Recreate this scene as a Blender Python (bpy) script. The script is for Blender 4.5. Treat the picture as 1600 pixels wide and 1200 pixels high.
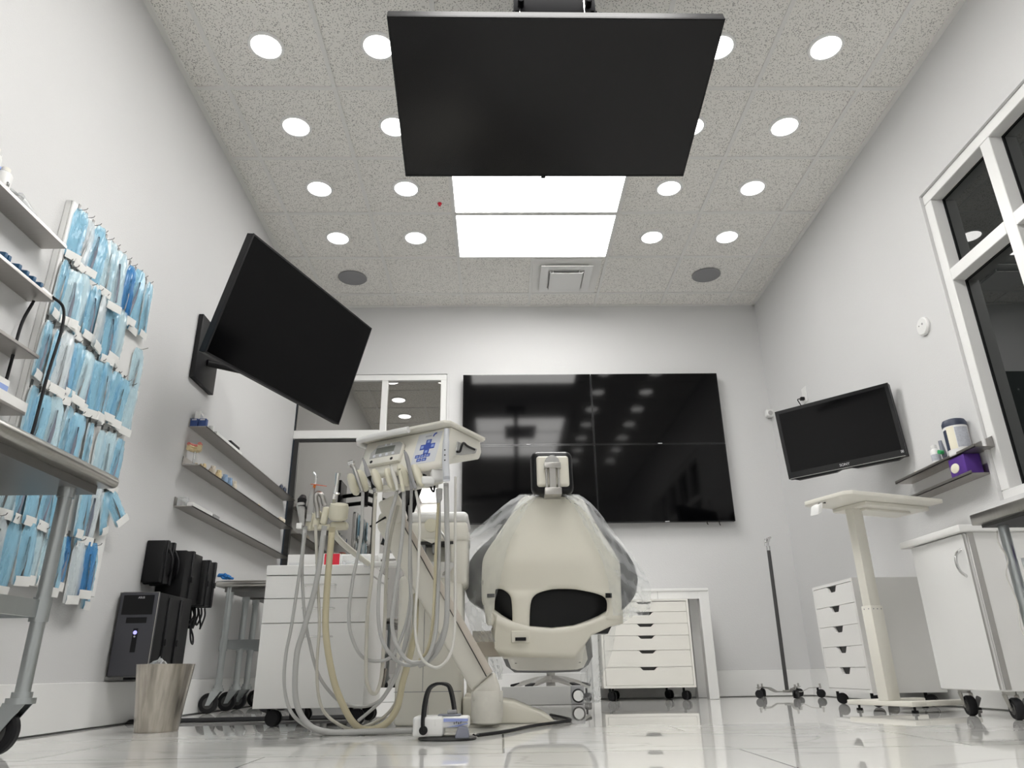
import bpy, bmesh, math, random
from mathutils import Matrix, Vector
for o in list(bpy.data.objects): bpy.data.objects.remove(o)
S = bpy.context.scene
COL = S.collection
R = math.radians
random.seed(7)

# ------------------------------------------------------------------ camera, world, exposure
F = 1123.67                                     # focal length in pixels of the 1600 px wide photograph
CAM = Vector((0.0, 0.0, 0.2044))
MR = ((0.99979318, -0.01510715, -0.01361546), (0.00704355, -0.37083219, 0.92867318), (0.01907865, 0.92857701, 0.37064908))
cd = bpy.data.cameras.new('camera'); cam = bpy.data.objects.new('camera', cd); COL.objects.link(cam)
cd.sensor_width = 36.0; cd.sensor_fit = 'HORIZONTAL'; cd.lens = 36.0 * F / 1600.0
cd.clip_start = 0.02; cd.clip_end = 100
rv, upv, fv = Vector(MR[0]), Vector(MR[1]), Vector(MR[2])      # right, up and forward axes of the lens
cam.matrix_world = Matrix(((rv.x, upv.x, -fv.x, CAM.x), (rv.y, upv.y, -fv.y, CAM.y), (rv.z, upv.z, -fv.z, CAM.z), (0, 0, 0, 1)))
S.camera = cam

w = bpy.data.worlds.new('night'); S.world = w; w.use_nodes = True
w.node_tree.nodes['Background'].inputs[0].default_value = (0.010, 0.012, 0.015, 1)
w.node_tree.nodes['Background'].inputs[1].default_value = 1.0
S.view_settings.view_transform = 'Standard'; S.view_settings.look = 'None'
S.view_settings.gamma = 1.0; S.view_settings.use_curve_mapping = False
S.view_settings.exposure = 1.24
L_DOWN = 3.2                                   # radiance of the round downlights
L_PANEL = 5.6                                  # radiance of the flat light panels

H = 3.333; XL = -1.757; XR = 2.385; YB = 5.909; YF = -2.3
def ray(u, v): return rv * ((u - 800) / F) + upv * (-(v - 600) / F) + fv
def at(u, v, y): d = ray(u, v); return CAM + d * (y / d.y)
def atz(u, v, z): d = ray(u, v); return CAM + d * ((z - CAM.z) / d.z)
def atx(u, v, x): d = ray(u, v); return CAM + d * (x / d.x)

# ------------------------------------------------------------------ materials
def nm(name):
    m = bpy.data.materials.new(name); m.use_nodes = True
    return m, m.node_tree.nodes, m.node_tree.links, m.node_tree.nodes['Principled BSDF']
def mat(name, c, rough=0.5, metal=0.0, spec=0.5, alpha=1.0, var=0.0, vs=8.0, bump=0.0, bs=200.0, coat=0.0):
    m, N, Lk, b = nm(name)
    b.inputs['Base Color'].default_value = (*c, 1); b.inputs['Roughness'].default_value = rough
    b.inputs['Metallic'].default_value = metal; b.inputs['Specular IOR Level'].default_value = spec
    b.inputs['Alpha'].default_value = alpha; b.inputs['Coat Weight'].default_value = coat
    if var or bump:
        tc = N.new('ShaderNodeTexCoord')
    if var:
        n = N.new('ShaderNodeTexNoise'); n.inputs['Scale'].default_value = vs; n.inputs['Detail'].default_value = 4
        Lk.new(tc.outputs['Object'], n.inputs['Vector'])
        mx = N.new('ShaderNodeMix'); mx.data_type = 'RGBA'
        mx.inputs[6].default_value = (*[x * (1 - var) for x in c], 1); mx.inputs[7].default_value = (*[min(1, x * (1 + var)) for x in c], 1)
        Lk.new(n.outputs['Fac'], mx.inputs[0]); Lk.new(mx.outputs[2], b.inputs['Base Color'])
    if bump:
        n2 = N.new('ShaderNodeTexNoise'); n2.inputs['Scale'].default_value = bs; n2.inputs['Detail'].default_value = 3
        Lk.new(tc.outputs['Object'], n2.inputs['Vector'])
        bp = N.new('ShaderNodeBump'); bp.inputs['Strength'].default_value = bump; bp.inputs['Distance'].default_value = 0.004
        Lk.new(n2.outputs['Fac'], bp.inputs['Height']); Lk.new(bp.outputs['Normal'], b.inputs['Normal'])
    return m
def emit(name, c, s):
    m, N, Lk, b = nm(name)
    b.inputs['Base Color'].default_value = (0.8, 0.8, 0.8, 1)
    b.inputs['Emission Color'].default_value = (*c, 1); b.inputs['Emission Strength'].default_value = s
    return m
def steel(name, c, rough, stretch=(1, 1, 60), amt=0.25):
    m, N, Lk, b = nm(name)
    b.inputs['Metallic'].default_value = 1.0
    tc = N.new('ShaderNodeTexCoord'); mp = N.new('ShaderNodeMapping'); mp.inputs['Scale'].default_value = stretch
    n = N.new('ShaderNodeTexNoise'); n.inputs['Scale'].default_value = 6; n.inputs['Detail'].default_value = 5
    Lk.new(tc.outputs['Object'], mp.inputs[0]); Lk.new(mp.outputs[0], n.inputs['Vector'])
    mx = N.new('ShaderNodeMix'); mx.data_type = 'RGBA'
    mx.inputs[6].default_value = (*[x * (1 - amt) for x in c], 1); mx.inputs[7].default_value = (*[min(1, x * (1 + amt)) for x in c], 1)
    Lk.new(n.outputs['Fac'], mx.inputs[0]); Lk.new(mx.outputs[2], b.inputs['Base Color'])
    b.inputs['Roughness'].default_value = rough
    return m
M = {}
M['wall'] = mat('wall_paint', (0.65, 0.65, 0.65), 0.6, var=0.02, vs=2.0, bump=0.25, bs=160)
M['trimwhite'] = mat('white_trim_paint', (0.80, 0.80, 0.79), 0.35, bump=0.03, bs=60)
M['grid'] = mat('ceiling_grid_enamel', (0.76, 0.755, 0.735), 0.5, bump=0.02)
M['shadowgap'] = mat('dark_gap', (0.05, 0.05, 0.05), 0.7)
M['down'] = emit('downlight_glow', (1.0, 0.985, 0.955), L_DOWN)
M['panel'] = emit('panel_glow', (1.0, 0.985, 0.96), L_PANEL)
M['white'] = mat('white_enamel', (0.78, 0.78, 0.77), 0.35, var=0.01)
M['laminate'] = mat('white_laminate', (0.80, 0.795, 0.78), 0.38, var=0.015, vs=5)
M['ikea'] = mat('ivory_lacquer', (0.83, 0.815, 0.765), 0.40, var=0.01)
M['cream'] = mat('cream_plastic', (0.79, 0.77, 0.70), 0.38, var=0.02, vs=6)
M['beige'] = mat('beige_plastic', (0.66, 0.60, 0.53), 0.42, var=0.02, vs=6)
M['creamdirty'] = mat('scuffed_cream_plastic', (0.70, 0.68, 0.62), 0.45, var=0.12, vs=22)
M['ivory'] = mat('ivory_rubber', (0.72, 0.69, 0.56), 0.45, var=0.03)
M['shell'] = mat('chair_shell_plastic', (0.75, 0.725, 0.635), 0.33, var=0.015, vs=4)
M['black'] = mat('black_plastic', (0.008, 0.008, 0.009), 0.45, spec=0.25, var=0.15, vs=30)
M['mattblack'] = mat('matt_black_powder_coat', (0.0022, 0.0022, 0.0026), 0.8, spec=0.06, var=0.1)
M['blackgloss'] = mat('black_gloss_plastic', (0.008, 0.008, 0.009), 0.12)
M['blackrub'] = mat('black_rubber', (0.010, 0.010, 0.012), 0.55, spec=0.3, var=0.2, vs=40)
M['upholstery'] = mat('charcoal_upholstery', (0.006, 0.0065, 0.0075), 0.28, spec=0.28, bump=0.1, bs=400)
M['greyplastic'] = mat('grey_plastic', (0.30, 0.30, 0.31), 0.4, var=0.03)
M['greytube'] = mat('grey_tubing', (0.43, 0.43, 0.42), 0.38, var=0.03)
M['warmtube'] = mat('warm_grey_tubing', (0.52, 0.50, 0.44), 0.38, var=0.03)
M['yellowtube'] = mat('yellowed_tubing', (0.53, 0.48, 0.33), 0.36, var=0.04)
M['whitetube'] = mat('pale_tubing', (0.66, 0.65, 0.61), 0.36, var=0.02)
M['chrome'] = mat('polished_chrome', (0.72, 0.72, 0.72), 0.14, metal=1.0, var=0.05, vs=20)
M['alum'] = mat('brushed_aluminium', (0.50, 0.49, 0.47), 0.34, metal=1.0, var=0.05, vs=20)
M['galv'] = steel('galvanised_steel', (0.50, 0.53, 0.54), 0.30, (1, 1, 0.15), 0.18)
M['steel'] = steel('brushed_stainless', (0.50, 0.49, 0.46), 0.30, (3, 60, 3), 0.15)
M['shelf'] = steel('shelf_metal', (0.46, 0.44, 0.42), 0.40, (3, 40, 3), 0.1)
M['binsteel'] = steel('bin_stainless', (0.50, 0.46, 0.41), 0.24, (14, 14, 0.5), 0.45)
M['darkalum'] = mat('dull_grey_metal', (0.20, 0.195, 0.19), 0.4, metal=0.8, var=0.05)
M['darkpole'] = mat('dark_grey_pole', (0.055, 0.055, 0.055), 0.4, var=0.05)
M['pcgrey'] = mat('slate_grey_plastic', (0.060, 0.060, 0.072), 0.38, var=0.05)
M['blueled'] = emit('blue_power_light', (0.22, 0.20, 1.0), 0.5)
M['navy'] = mat('navy_card', (0.03, 0.07, 0.24), 0.5, var=0.08)
M['petrol'] = mat('petrol_blue_plastic', (0.012, 0.075, 0.165), 0.4, var=0.05)
M['keyblue'] = mat('blue_keypad_ink', (0.035, 0.08, 0.40), 0.4, var=0.15, vs=90)
M['keypale'] = mat('pale_keypad_film', (0.68, 0.70, 0.74), 0.3, var=0.01)
M['keymid'] = mat('light_blue_key', (0.30, 0.40, 0.72), 0.4, var=0.05)
M['orange'] = mat('orange_acrylic', (0.85, 0.13, 0.05), 0.2, alpha=0.9, var=0.03)
M['amber'] = mat('amber_plastic', (0.80, 0.27, 0.05), 0.3, var=0.03)
M['red'] = mat('red_card', (0.72, 0.02, 0.05), 0.45, var=0.04)
M['purple'] = mat('purple_card', (0.085, 0.028, 0.24), 0.45, var=0.2, vs=30)
M['green'] = mat('green_plastic', (0.03, 0.30, 0.10), 0.4, var=0.05)
M['pink'] = mat('pink_gum_resin', (0.72, 0.22, 0.20), 0.35, var=0.06)
M['tooth'] = mat('tooth_resin', (0.80, 0.66, 0.40), 0.35, var=0.1, vs=60)
M['plaster'] = mat('plaster_cast', (0.74, 0.67, 0.56), 0.6, var=0.05)
M['paleblue'] = mat('pale_blue_resin', (0.32, 0.46, 0.66), 0.4, var=0.05)
M['bluetissue'] = mat('blue_tissue', (0.02, 0.16, 0.44), 0.8, var=0.2, vs=60)
M['bluestripe'] = mat('periwinkle_stripe', (0.30, 0.36, 0.68), 0.4, var=0.05)
M['slate'] = mat('slate_blue_grey', (0.20, 0.21, 0.26), 0.45, var=0.05)
M['paper'] = mat('white_pouch_paper', (0.78, 0.78, 0.76), 0.55, bump=0.05)
M['dusty'] = mat('label_print_grey', (0.45, 0.47, 0.52), 0.5, var=0.3, vs=120)
M['labelnavy'] = mat('label_navy', (0.035, 0.045, 0.08), 0.5, var=0.1)
M['labelcream'] = mat('label_cream', (0.80, 0.76, 0.62), 0.5, var=0.03)
M['lcd'] = mat('dim_lcd', (0.16, 0.17, 0.15), 0.25, var=0.1)
M['screen'] = mat('dark_screen_glass', (0.0012, 0.0012, 0.0016), 0.07, spec=0.24, var=0.02)
M['screend'] = mat('deep_black_screen', (0.0015, 0.0015, 0.0018), 0.12, spec=0.12, var=0.02)
M['screenm'] = mat('dark_matte_screen', (0.006, 0.006, 0.007), 0.22, spec=0.30, var=0.02)
M['ink'] = mat('pale_logo_ink', (0.60, 0.60, 0.62), 0.4)
M['darkink'] = mat('dark_ink', (0.06, 0.06, 0.06), 0.5)
M['nightglass'] = mat('night_window_glass', (0.010, 0.012, 0.012), 0.015, spec=0.75)
M['tinted'] = mat('reflective_tinted_glass', (0.42, 0.41, 0.395), 0.012, metal=1.0)
M['bronze'] = mat('dark_door_metal', (0.018, 0.018, 0.018), 0.35)
M['spkr'] = mat('speaker_grille', (0.27, 0.27, 0.28), 0.6, bump=0.4, bs=900)

def clearfilm(name, tint, a, rough, c=(0.85, 0.87, 0.88), fk=0.5, crinkle=0.0, cs=40.0):
    m, N, Lk, b = nm(name)
    out = N['Material Output']
    tr = N.new('ShaderNodeBsdfTransparent'); tr.inputs[0].default_value = (*tint, 1)
    b.inputs['Base Color'].default_value = (*c, 1); b.inputs['Roughness'].default_value = rough
    b.inputs['Specular IOR Level'].default_value = 0.8
    lw = N.new('ShaderNodeLayerWeight'); lw.inputs[0].default_value = 0.45
    mt = N.new('ShaderNodeMath'); mt.operation = 'MULTIPLY_ADD'; mt.inputs[1].default_value = fk; mt.inputs[2].default_value = a
    mt.use_clamp = True
    Lk.new(lw.outputs['Facing'], mt.inputs[0])
    if crinkle:
        tc = N.new('ShaderNodeTexCoord'); mp = N.new('ShaderNodeMapping'); mp.inputs['Scale'].default_value = (1.0, 1.0, 0.30)
        nz = N.new('ShaderNodeTexNoise'); nz.inputs['Scale'].default_value = cs; nz.inputs['Detail'].default_value = 2; nz.inputs['Distortion'].default_value = 1.5
        bp = N.new('ShaderNodeBump'); bp.inputs['Strength'].default_value = crinkle; bp.inputs['Distance'].default_value = 0.02
        Lk.new(tc.outputs['Object'], mp.inputs[0]); Lk.new(mp.outputs[0], nz.inputs['Vector']); Lk.new(nz.outputs['Fac'], bp.inputs['Height'])
        Lk.new(bp.outputs[0], b.inputs['Normal']); Lk.new(bp.outputs[0], lw.inputs['Normal'])
    mx = N.new('ShaderNodeMixShader')
    Lk.new(mt.outputs[0], mx.inputs[0]); Lk.new(tr.outputs[0], mx.inputs[1]); Lk.new(b.outputs[0], mx.inputs[2])
    Lk.new(mx.outputs[0], out.inputs[0])
    return m
M['drape'] = clearfilm('clear_plastic_sheet', (0.97, 0.98, 0.98), 0.12, 0.10, fk=0.6, crinkle=0.35, cs=6)
M['clearplastic'] = clearfilm('clear_acrylic', (0.96, 0.97, 0.97), 0.18, 0.10)
M['filmblue'] = clearfilm('blue_pouch_film', (0.56, 0.80, 0.93), 0.20, 0.10, (0.42, 0.68, 0.84), fk=0.45, crinkle=0.5, cs=13)
M['filmpale'] = clearfilm('pale_pouch_film', (0.76, 0.90, 0.96), 0.20, 0.10, (0.66, 0.82, 0.90), fk=0.45, crinkle=0.5, cs=13)
M['filmdark'] = clearfilm('deep_blue_pouch_film', (0.30, 0.58, 0.86), 0.30, 0.12, (0.08, 0.28, 0.58), fk=0.4, crinkle=0.5, cs=13)
M['filmgrey'] = clearfilm('clear_grey_pouch_film', (0.86, 0.91, 0.94), 0.20, 0.10, (0.72, 0.78, 0.82), fk=0.45, crinkle=0.5, cs=13)

def tile_mat():
    m, N, Lk, b = nm('fissured_ceiling_tile')
    tc = N.new('ShaderNodeTexCoord')
    v = N.new('ShaderNodeTexVoronoi'); v.inputs['Scale'].default_value = 105
    n = N.new('ShaderNodeTexNoise'); n.inputs['Scale'].default_value = 45; n.inputs['Detail'].default_value = 2
    Lk.new(tc.outputs['Object'], v.inputs['Vector']); Lk.new(tc.outputs['Object'], n.inputs['Vector'])
    a = N.new('ShaderNodeMath'); a.operation = 'MULTIPLY_ADD'; a.inputs[1].default_value = -0.55; a.inputs[2].default_value = 0.0
    Lk.new(n.outputs['Fac'], a.inputs[0])
    s = N.new('ShaderNodeMath'); s.operation = 'ADD'; Lk.new(v.outputs['Distance'], s.inputs[0]); Lk.new(a.outputs[0], s.inputs[1])
    cr = N.new('ShaderNodeValToRGB'); cr.color_ramp.elements[0].position = 0.0; cr.color_ramp.elements[1].position = 0.08
    cr.color_ramp.elements[0].color = (0.42, 0.41, 0.39, 1); cr.color_ramp.elements[1].color = (0.84, 0.825, 0.79, 1)
    Lk.new(s.outputs[0], cr.inputs[0]); Lk.new(cr.outputs[0], b.inputs['Base Color'])
    b.inputs['Roughness'].default_value = 0.9; b.inputs['Specular IOR Level'].default_value = 0.2
    bp = N.new('ShaderNodeBump'); bp.inputs['Strength'].default_value = 0.35; bp.inputs['Distance'].default_value = 0.003
    Lk.new(cr.outputs[0], bp.inputs['Height']); Lk.new(bp.outputs[0], b.inputs['Normal'])
    return m
M['tile'] = tile_mat()
def floor_mat():
    m, N, Lk, b = nm('polished_marble_tile')
    tc = N.new('ShaderNodeTexCoord')
    mp = N.new('ShaderNodeMapping'); mp.inputs['Location'].default_value = (0.63, -2.16 + 0.625 * 2 , 0)
    Lk.new(tc.outputs['Object'], mp.inputs[0])
    br = N.new('ShaderNodeTexBrick'); br.offset = 0.5; br.offset_frequency = 2
    br.inputs['Scale'].default_value = 1.0; br.inputs['Brick Width'].default_value = 1.275; br.inputs['Row Height'].default_value = 0.625
    br.inputs['Mortar Size'].default_value = 0.0032; br.inputs['Mortar Smooth'].default_value = 0.0
    br.inputs['Color1'].default_value = (0.0, 0.0, 0.0, 1); br.inputs['Color2'].default_value = (1, 1, 1, 1)
    Lk.new(mp.outputs[0], br.inputs['Vector'])
    # long soft veins running across each tile
    m2 = N.new('ShaderNodeMapping'); m2.inputs['Scale'].default_value = (0.7, 2.0, 1.0); m2.inputs['Rotation'].default_value = (0, 0, 0.32)
    ofs = N.new('ShaderNodeMix'); ofs.data_type = 'VECTOR'
    Lk.new(tc.outputs['Object'], m2.inputs[0])
    sh = N.new('ShaderNodeVectorMath'); sh.operation = 'MULTIPLY_ADD'; sh.inputs[1].default_value = (5.3, 7.1, 0)
    Lk.new(br.outputs['Color'], sh.inputs[0]); Lk.new(m2.outputs[0], sh.inputs[2])
    n = N.new('ShaderNodeTexNoise'); n.inputs['Scale'].default_value = 1.1; n.inputs['Detail'].default_value = 4; n.inputs['Distortion'].default_value = 1.6
    Lk.new(sh.outputs[0], n.inputs['Vector'])
    cr = N.new('ShaderNodeValToRGB'); e = cr.color_ramp.elements
    e[0].position = 0.40; e[0].color = (0.76, 0.755, 0.73, 1); e[1].position = 0.60; e[1].color = (0.78, 0.775, 0.755, 1)
    x = e.new(0.49); x.color = (0.745, 0.74, 0.715, 1); x = e.new(0.505); x.color = (0.62, 0.615, 0.60, 1); x = e.new(0.525); x.color = (0.765, 0.76, 0.74, 1)
    Lk.new(n.outputs['Fac'], cr.inputs[0])
    mx = N.new('ShaderNodeMix'); mx.data_type = 'RGBA'; mx.inputs[7].default_value = (0.17, 0.165, 0.16, 1)
    Lk.new(br.outputs['Fac'], mx.inputs[0]); Lk.new(cr.outputs[0], mx.inputs[6])
    Lk.new(mx.outputs[2], b.inputs['Base Color'])
    b.inputs['Roughness'].default_value = 0.022; b.inputs['Specular IOR Level'].default_value = 0.5
    nb = N.new('ShaderNodeTexNoise'); nb.inputs['Scale'].default_value = 2.2
    Lk.new(tc.outputs['Object'], nb.inputs['Vector'])
    bp = N.new('ShaderNodeBump'); bp.inputs['Strength'].default_value = 0.015; bp.inputs['Distance'].default_value = 0.02
    Lk.new(nb.outputs['Fac'], bp.inputs['Height']); Lk.new(bp.outputs[0], b.inputs['Normal'])
    return m
M['floor'] = floor_mat()

# ------------------------------------------------------------------ mesh builder
WM = {}
def frame_of(d, up=Vector((0, 0, 1))):
    d = d.normalized()
    if abs(d.dot(up)) > 0.98: up = Vector((0, 1, 0))
    x = d.cross(up).normalized(); y = x.cross(d).normalized()
    return x, y
class MB:
    def __init__(s): s.v = []; s.f = []
    def add(s, vs, fs):
        n = len(s.v); s.v += [Vector(p) for p in vs]; s.f += [tuple(i + n for i in f) for f in fs]; return s
    def bmesh_in(s, bm, mtx=None):
        bm.verts.index_update()
        s.add([(mtx @ v.co) if mtx else v.co.copy() for v in bm.verts], [[v.index for v in f.verts] for f in bm.faces]); bm.free(); return s
    def box(s, c, d, rot=None, bev=0.0, seg=2):
        bm = bmesh.new(); bmesh.ops.create_cube(bm, size=1.0)
        for v in bm.verts: v.co = Vector((v.co.x * d[0], v.co.y * d[1], v.co.z * d[2]))
        if bev: bmesh.ops.bevel(bm, geom=list(bm.edges), offset=bev, segments=seg, profile=0.5, affect='EDGES')
        mt = Matrix.Translation(Vector(c)) @ (rot.to_4x4() if rot is not None else Matrix())
        return s.bmesh_in(bm, mt)
    def bb(s, a, b, bev=0.0, seg=2):
        a = Vector(a); b = Vector(b)
        return s.box((a + b) / 2, [abs(x) for x in (b - a)], None, bev, seg)
    def cyl(s, a, b, r, r2=None, seg=20, caps=True):
        a = Vector(a); b = Vector(b); r2 = r if r2 is None else r2
        x, y = frame_of(b - a); vs = []
        for p, q in ((a, r), (b, r2)):
            for k in range(seg):
                t = 2 * math.pi * k / seg; vs.append(p + x * (q * math.cos(t)) + y * (q * math.sin(t)))
        fs = [(k, (k + 1) % seg, seg + (k + 1) % seg, seg + k) for k in range(seg)]
        if caps: fs += [tuple(reversed(range(seg))), tuple(range(seg, 2 * seg))]
        return s.add(vs, fs)
    def lathe(s, prof, c, axis=(0, 0, 1), seg=28, sx=1.0, sy=1.0, caps=True):
        c = Vector(c); ax = Vector(axis).normalized(); x, y = frame_of(ax); vs = []; fs = []
        for (r, h) in prof:
            for k in range(seg):
                t = 2 * math.pi * k / seg; vs.append(c + ax * h + x * (r * sx * math.cos(t)) + y * (r * sy * math.sin(t)))
        for i in range(len(prof) - 1):
            for k in range(seg):
                a = i * seg + k; b = i * seg + (k + 1) % seg; fs.append((a, b, b + seg, a + seg))
        if caps: fs.append(tuple(reversed(range(seg)))); m = (len(prof) - 1) * seg; fs.append(tuple(range(m, m + seg)))
        return s.add(vs, fs)
    def tube(s, pts, r, seg=10, closed=False, flat=1.0):
        pts = [Vector(p) for p in pts]; n = len(pts); vs = []; fs = []; px = None
        rs = r if isinstance(r, (list, tuple)) else [r] * n
        for i, p in enumerate(pts):
            d = (pts[(i + 1) % n] - pts[i - 1]) if closed else (pts[min(i + 1, n - 1)] - pts[max(i - 1, 0)])
            d.normalize()
            if px is None: x, y = frame_of(d)
            else:
                x = px - d * px.dot(d)
                x = x.normalized() if x.length > 1e-6 else frame_of(d)[0]
                y = d.cross(x)
            px = x
            for k in range(seg):
                t = 2 * math.pi * k / seg; vs.append(p + x * (rs[i] * math.cos(t)) + y * (rs[i] * flat * math.sin(t)))
        for i in range(n if closed else n - 1):
            for k in range(seg):
                a = i * seg; b = ((i + 1) % n) * seg
                fs.append((a + k, a + (k + 1) % seg, b + (k + 1) % seg, b + k))
        if not closed: fs += [tuple(reversed(range(seg))), tuple(range((n - 1) * seg, n * seg))]
        return s.add(vs, fs)
    def prism(s, poly, d):
        """closed polygon of 3D points pushed along the vector d"""
        n = len(poly); d = Vector(d); vs = [Vector(p) for p in poly] + [Vector(p) + d for p in poly]
        fs = [tuple(range(n)), tuple(reversed(range(n, 2 * n)))] + [(k, n + k, n + (k + 1) % n, (k + 1) % n) for k in range(n)]
        bm = bmesh.new(); bv = [bm.verts.new(p) for p in vs]
        for f in fs: bm.faces.new([bv[i] for i in f])
        bmesh.ops.recalc_face_normals(bm, faces=list(bm.faces))
        return s.bmesh_in(bm)
    def bprism(s, poly, d, bev, seg=2):
        n = len(poly); d = Vector(d); bm = bmesh.new(); bv = [bm.verts.new(Vector(p)) for p in poly] + [bm.verts.new(Vector(p) + d) for p in poly]
        fs = [tuple(range(n)), tuple(reversed(range(n, 2 * n)))] + [(k, n + k, n + (k + 1) % n, (k + 1) % n) for k in range(n)]
        for f in fs: bm.faces.new([bv[i] for i in f])
        bmesh.ops.recalc_face_normals(bm, faces=list(bm.faces))
        bmesh.ops.bevel(bm, geom=list(bm.edges), offset=bev, segments=seg, profile=0.5, affect='EDGES')
        return s.bmesh_in(bm)
    def sheet(s, rows):
        m = len(rows[0]); vs = [p for r in rows for p in r]
        fs = [(i * m + j, i * m + j + 1, (i + 1) * m + j + 1, (i + 1) * m + j) for i in range(len(rows) - 1) for j in range(m - 1)]
        return s.add(vs, fs)
    def weld(s, d):
        bm = bmesh.new(); bv = [bm.verts.new(p) for p in s.v]
        for f in s.f: bm.faces.new([bv[i] for i in f])
        bmesh.ops.remove_doubles(bm, verts=list(bm.verts), dist=d); bm.verts.index_update(); s.v = []; s.f = []
        return s.bmesh_in(bm)
    def build(s, name, m, parent=None, local=False, smooth=True, solid=0.0, sub=0, off=-1.0):
        vs = s.v; base = None
        if parent is not None and not local:
            iv = WM[parent].inverted(); vs = [iv @ p for p in vs]
        elif parent is None and not local:
            lo = Vector([min(p[i] for p in vs) for i in range(3)]); hi = Vector([max(p[i] for p in vs) for i in range(3)])
            base = Vector(((lo.x + hi.x) / 2, (lo.y + hi.y) / 2, lo.z)); vs = [p - base for p in vs]
        me = bpy.data.meshes.new(name); me.from_pydata([tuple(p) for p in vs], [], s.f); me.update()
        bm = bmesh.new(); bm.from_mesh(me); bmesh.ops.recalc_face_normals(bm, faces=list(bm.faces)); bm.to_mesh(me); bm.free()
        if smooth:
            me.polygons.foreach_set('use_smooth', [True] * len(me.polygons))
            me.set_sharp_from_angle(angle=R(38))
        me.materials.append(m)
        o = bpy.data.objects.new(name, me); COL.objects.link(o)
        if base is not None: o.location = base
        if parent is not None: o.parent = parent; WM[o] = WM[parent]
        else: WM[o] = Matrix.Translation(base) if base is not None else Matrix()
        if solid:
            md = o.modifiers.new('thickness', 'SOLIDIFY'); md.thickness = solid; md.offset = off
        if sub:
            md = o.modifiers.new('smooth', 'SUBSURF'); md.levels = sub; md.render_levels = sub
        return o
def tag(o, label, cat, group=None):
    o['label'] = label; o['category'] = cat
    if group: o['group'] = group
    return o
def thing(name, label, cat, loc=(0, 0, 0), rotz=0.0, group=None, mtx=None):
    o = bpy.data.objects.new(name, None); COL.objects.link(o); o.empty_display_size = 0.05
    mtx = mtx if mtx is not None else Matrix.Translation(Vector(loc)) @ Matrix.Rotation(rotz, 4, 'Z')
    o.matrix_world = mtx; WM[o] = mtx
    return tag(o, label, cat, group)
def struct(name, mb, m, parent=None, **k):
    o = mb.build(name, m, parent, **k)
    if parent is None: o['kind'] = 'structure'
    return o
def copy_tree(o, parent=None):
    c = o.copy(); COL.objects.link(c)
    if parent is not None: c.parent = parent
    for ch in list(o.children): copy_tree(ch, c)
    return c
def text_mesh(txt, size, name, m, parent, mtx, depth=0.0006):
    cu = bpy.data.curves.new('lettering', 'FONT'); cu.body = txt; cu.size = size; cu.extrude = depth; cu.align_x = 'CENTER'; cu.align_y = 'CENTER'
    t = bpy.data.objects.new('lettering', cu); COL.objects.link(t)
    bpy.context.view_layer.update()
    me = bpy.data.meshes.new_from_object(t.evaluated_get(bpy.context.evaluated_depsgraph_get()))
    bpy.data.objects.remove(t); bpy.data.curves.remove(cu)
    me.transform(mtx); me.materials.clear(); me.materials.append(m)
    o = bpy.data.objects.new(name, me); COL.objects.link(o); o.parent = parent; WM[o] = WM[parent]
    return o
def spline(pts, n=8):
    """Catmull-Rom through the points"""
    P = [Vector(p) for p in pts]; P = [P[0] * 2 - P[1]] + P + [P[-1] * 2 - P[-2]]; out = []
    for i in range(1, len(P) - 2):
        for k in range(n):
            t = k / n; a, b, c, d = P[i - 1], P[i], P[i + 1], P[i + 2]
            out.append(0.5 * ((2 * b) + (c - a) * t + (2 * a - 5 * b + 4 * c - d) * t * t + (3 * b - a - 3 * c + d) * t ** 3))
    out.append(P[-2]); return out
ORD = ['first', 'second', 'third', 'fourth', 'fifth', 'sixth', 'seventh', 'eighth', 'ninth', 'tenth', 'eleventh', 'twelfth', 'thirteenth', 'fourteenth']
def caster(parent, p, r, wmat, ang=0.0, plate=None, width=0.02, wname='wheel', top=None, twin=False, fork=None):
    """swivel caster as a part of its thing: fork and, one level deeper, the wheel. p is where it meets the floor"""
    p = Vector(p); ax = Vector((math.cos(ang), math.sin(ang), 0)); fw = Vector((-math.sin(ang), math.cos(ang), 0))
    top = top if top is not None else r * 2 + 0.02
    c = p + Vector((0, 0, r)); fk = MB(); fork = fork or M['black']
    st = p + fw * (r * 0.8)
    rot = Matrix.Rotation(ang, 3, 'Z')
    if twin:
        fk.box(c + fw * r * .2 + Vector((0, 0, r * .35)), (width * .5, r * 1.3, r * 1.2), rot, 0.002)
        fk.cyl(st + Vector((0, 0, r * 1.3)), st + Vector((0, 0, top)), r * .28, seg=10)
        o = fk.build('caster', fork, parent); wh = MB()
        for sgn in (-1, 1): wh.cyl(c + ax * (sgn * width * .3), c + ax * (sgn * width), r, r * .93, 20)
    else:
        for sgn in (-1, 1):
            a = c + ax * (sgn * (width * .5 + .003))
            poly = [a + fw * (-.22 * r) + Vector((0, 0, -.22 * r)), a + fw * (.22 * r) + Vector((0, 0, -.2 * r)), st + ax * (sgn * (width * .5 + .003)) + fw * (.45 * r) + Vector((0, 0, top - .012)), st + ax * (sgn * (width * .5 + .003)) + fw * (-.6 * r) + Vector((0, 0, top - .012))]
            fk.prism(poly, ax * (sgn * .003))
        fk.cyl(st + Vector((0, 0, top - .016)), st + Vector((0, 0, top)), r * .62, seg=16)
        fk.cyl(c - ax * (width * .5 + .009), c + ax * (width * .5 + .009), r * .13, seg=8)
        o = fk.build('caster', fork, parent); wh = MB()
        wh.lathe([(r * .55, -width * .42), (r * .9, -width * .5), (r, -width * .3), (r, width * .3), (r * .9, width * .5), (r * .55, width * .42)], c, ax, 28)
        h = MB().cyl(c - ax * (width * .47), c + ax * (width * .47), r * .56, seg=20).build('wheel_hub', M['darkpole'], o)
    wh.build(wname, wmat, o)
    return o

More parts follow.
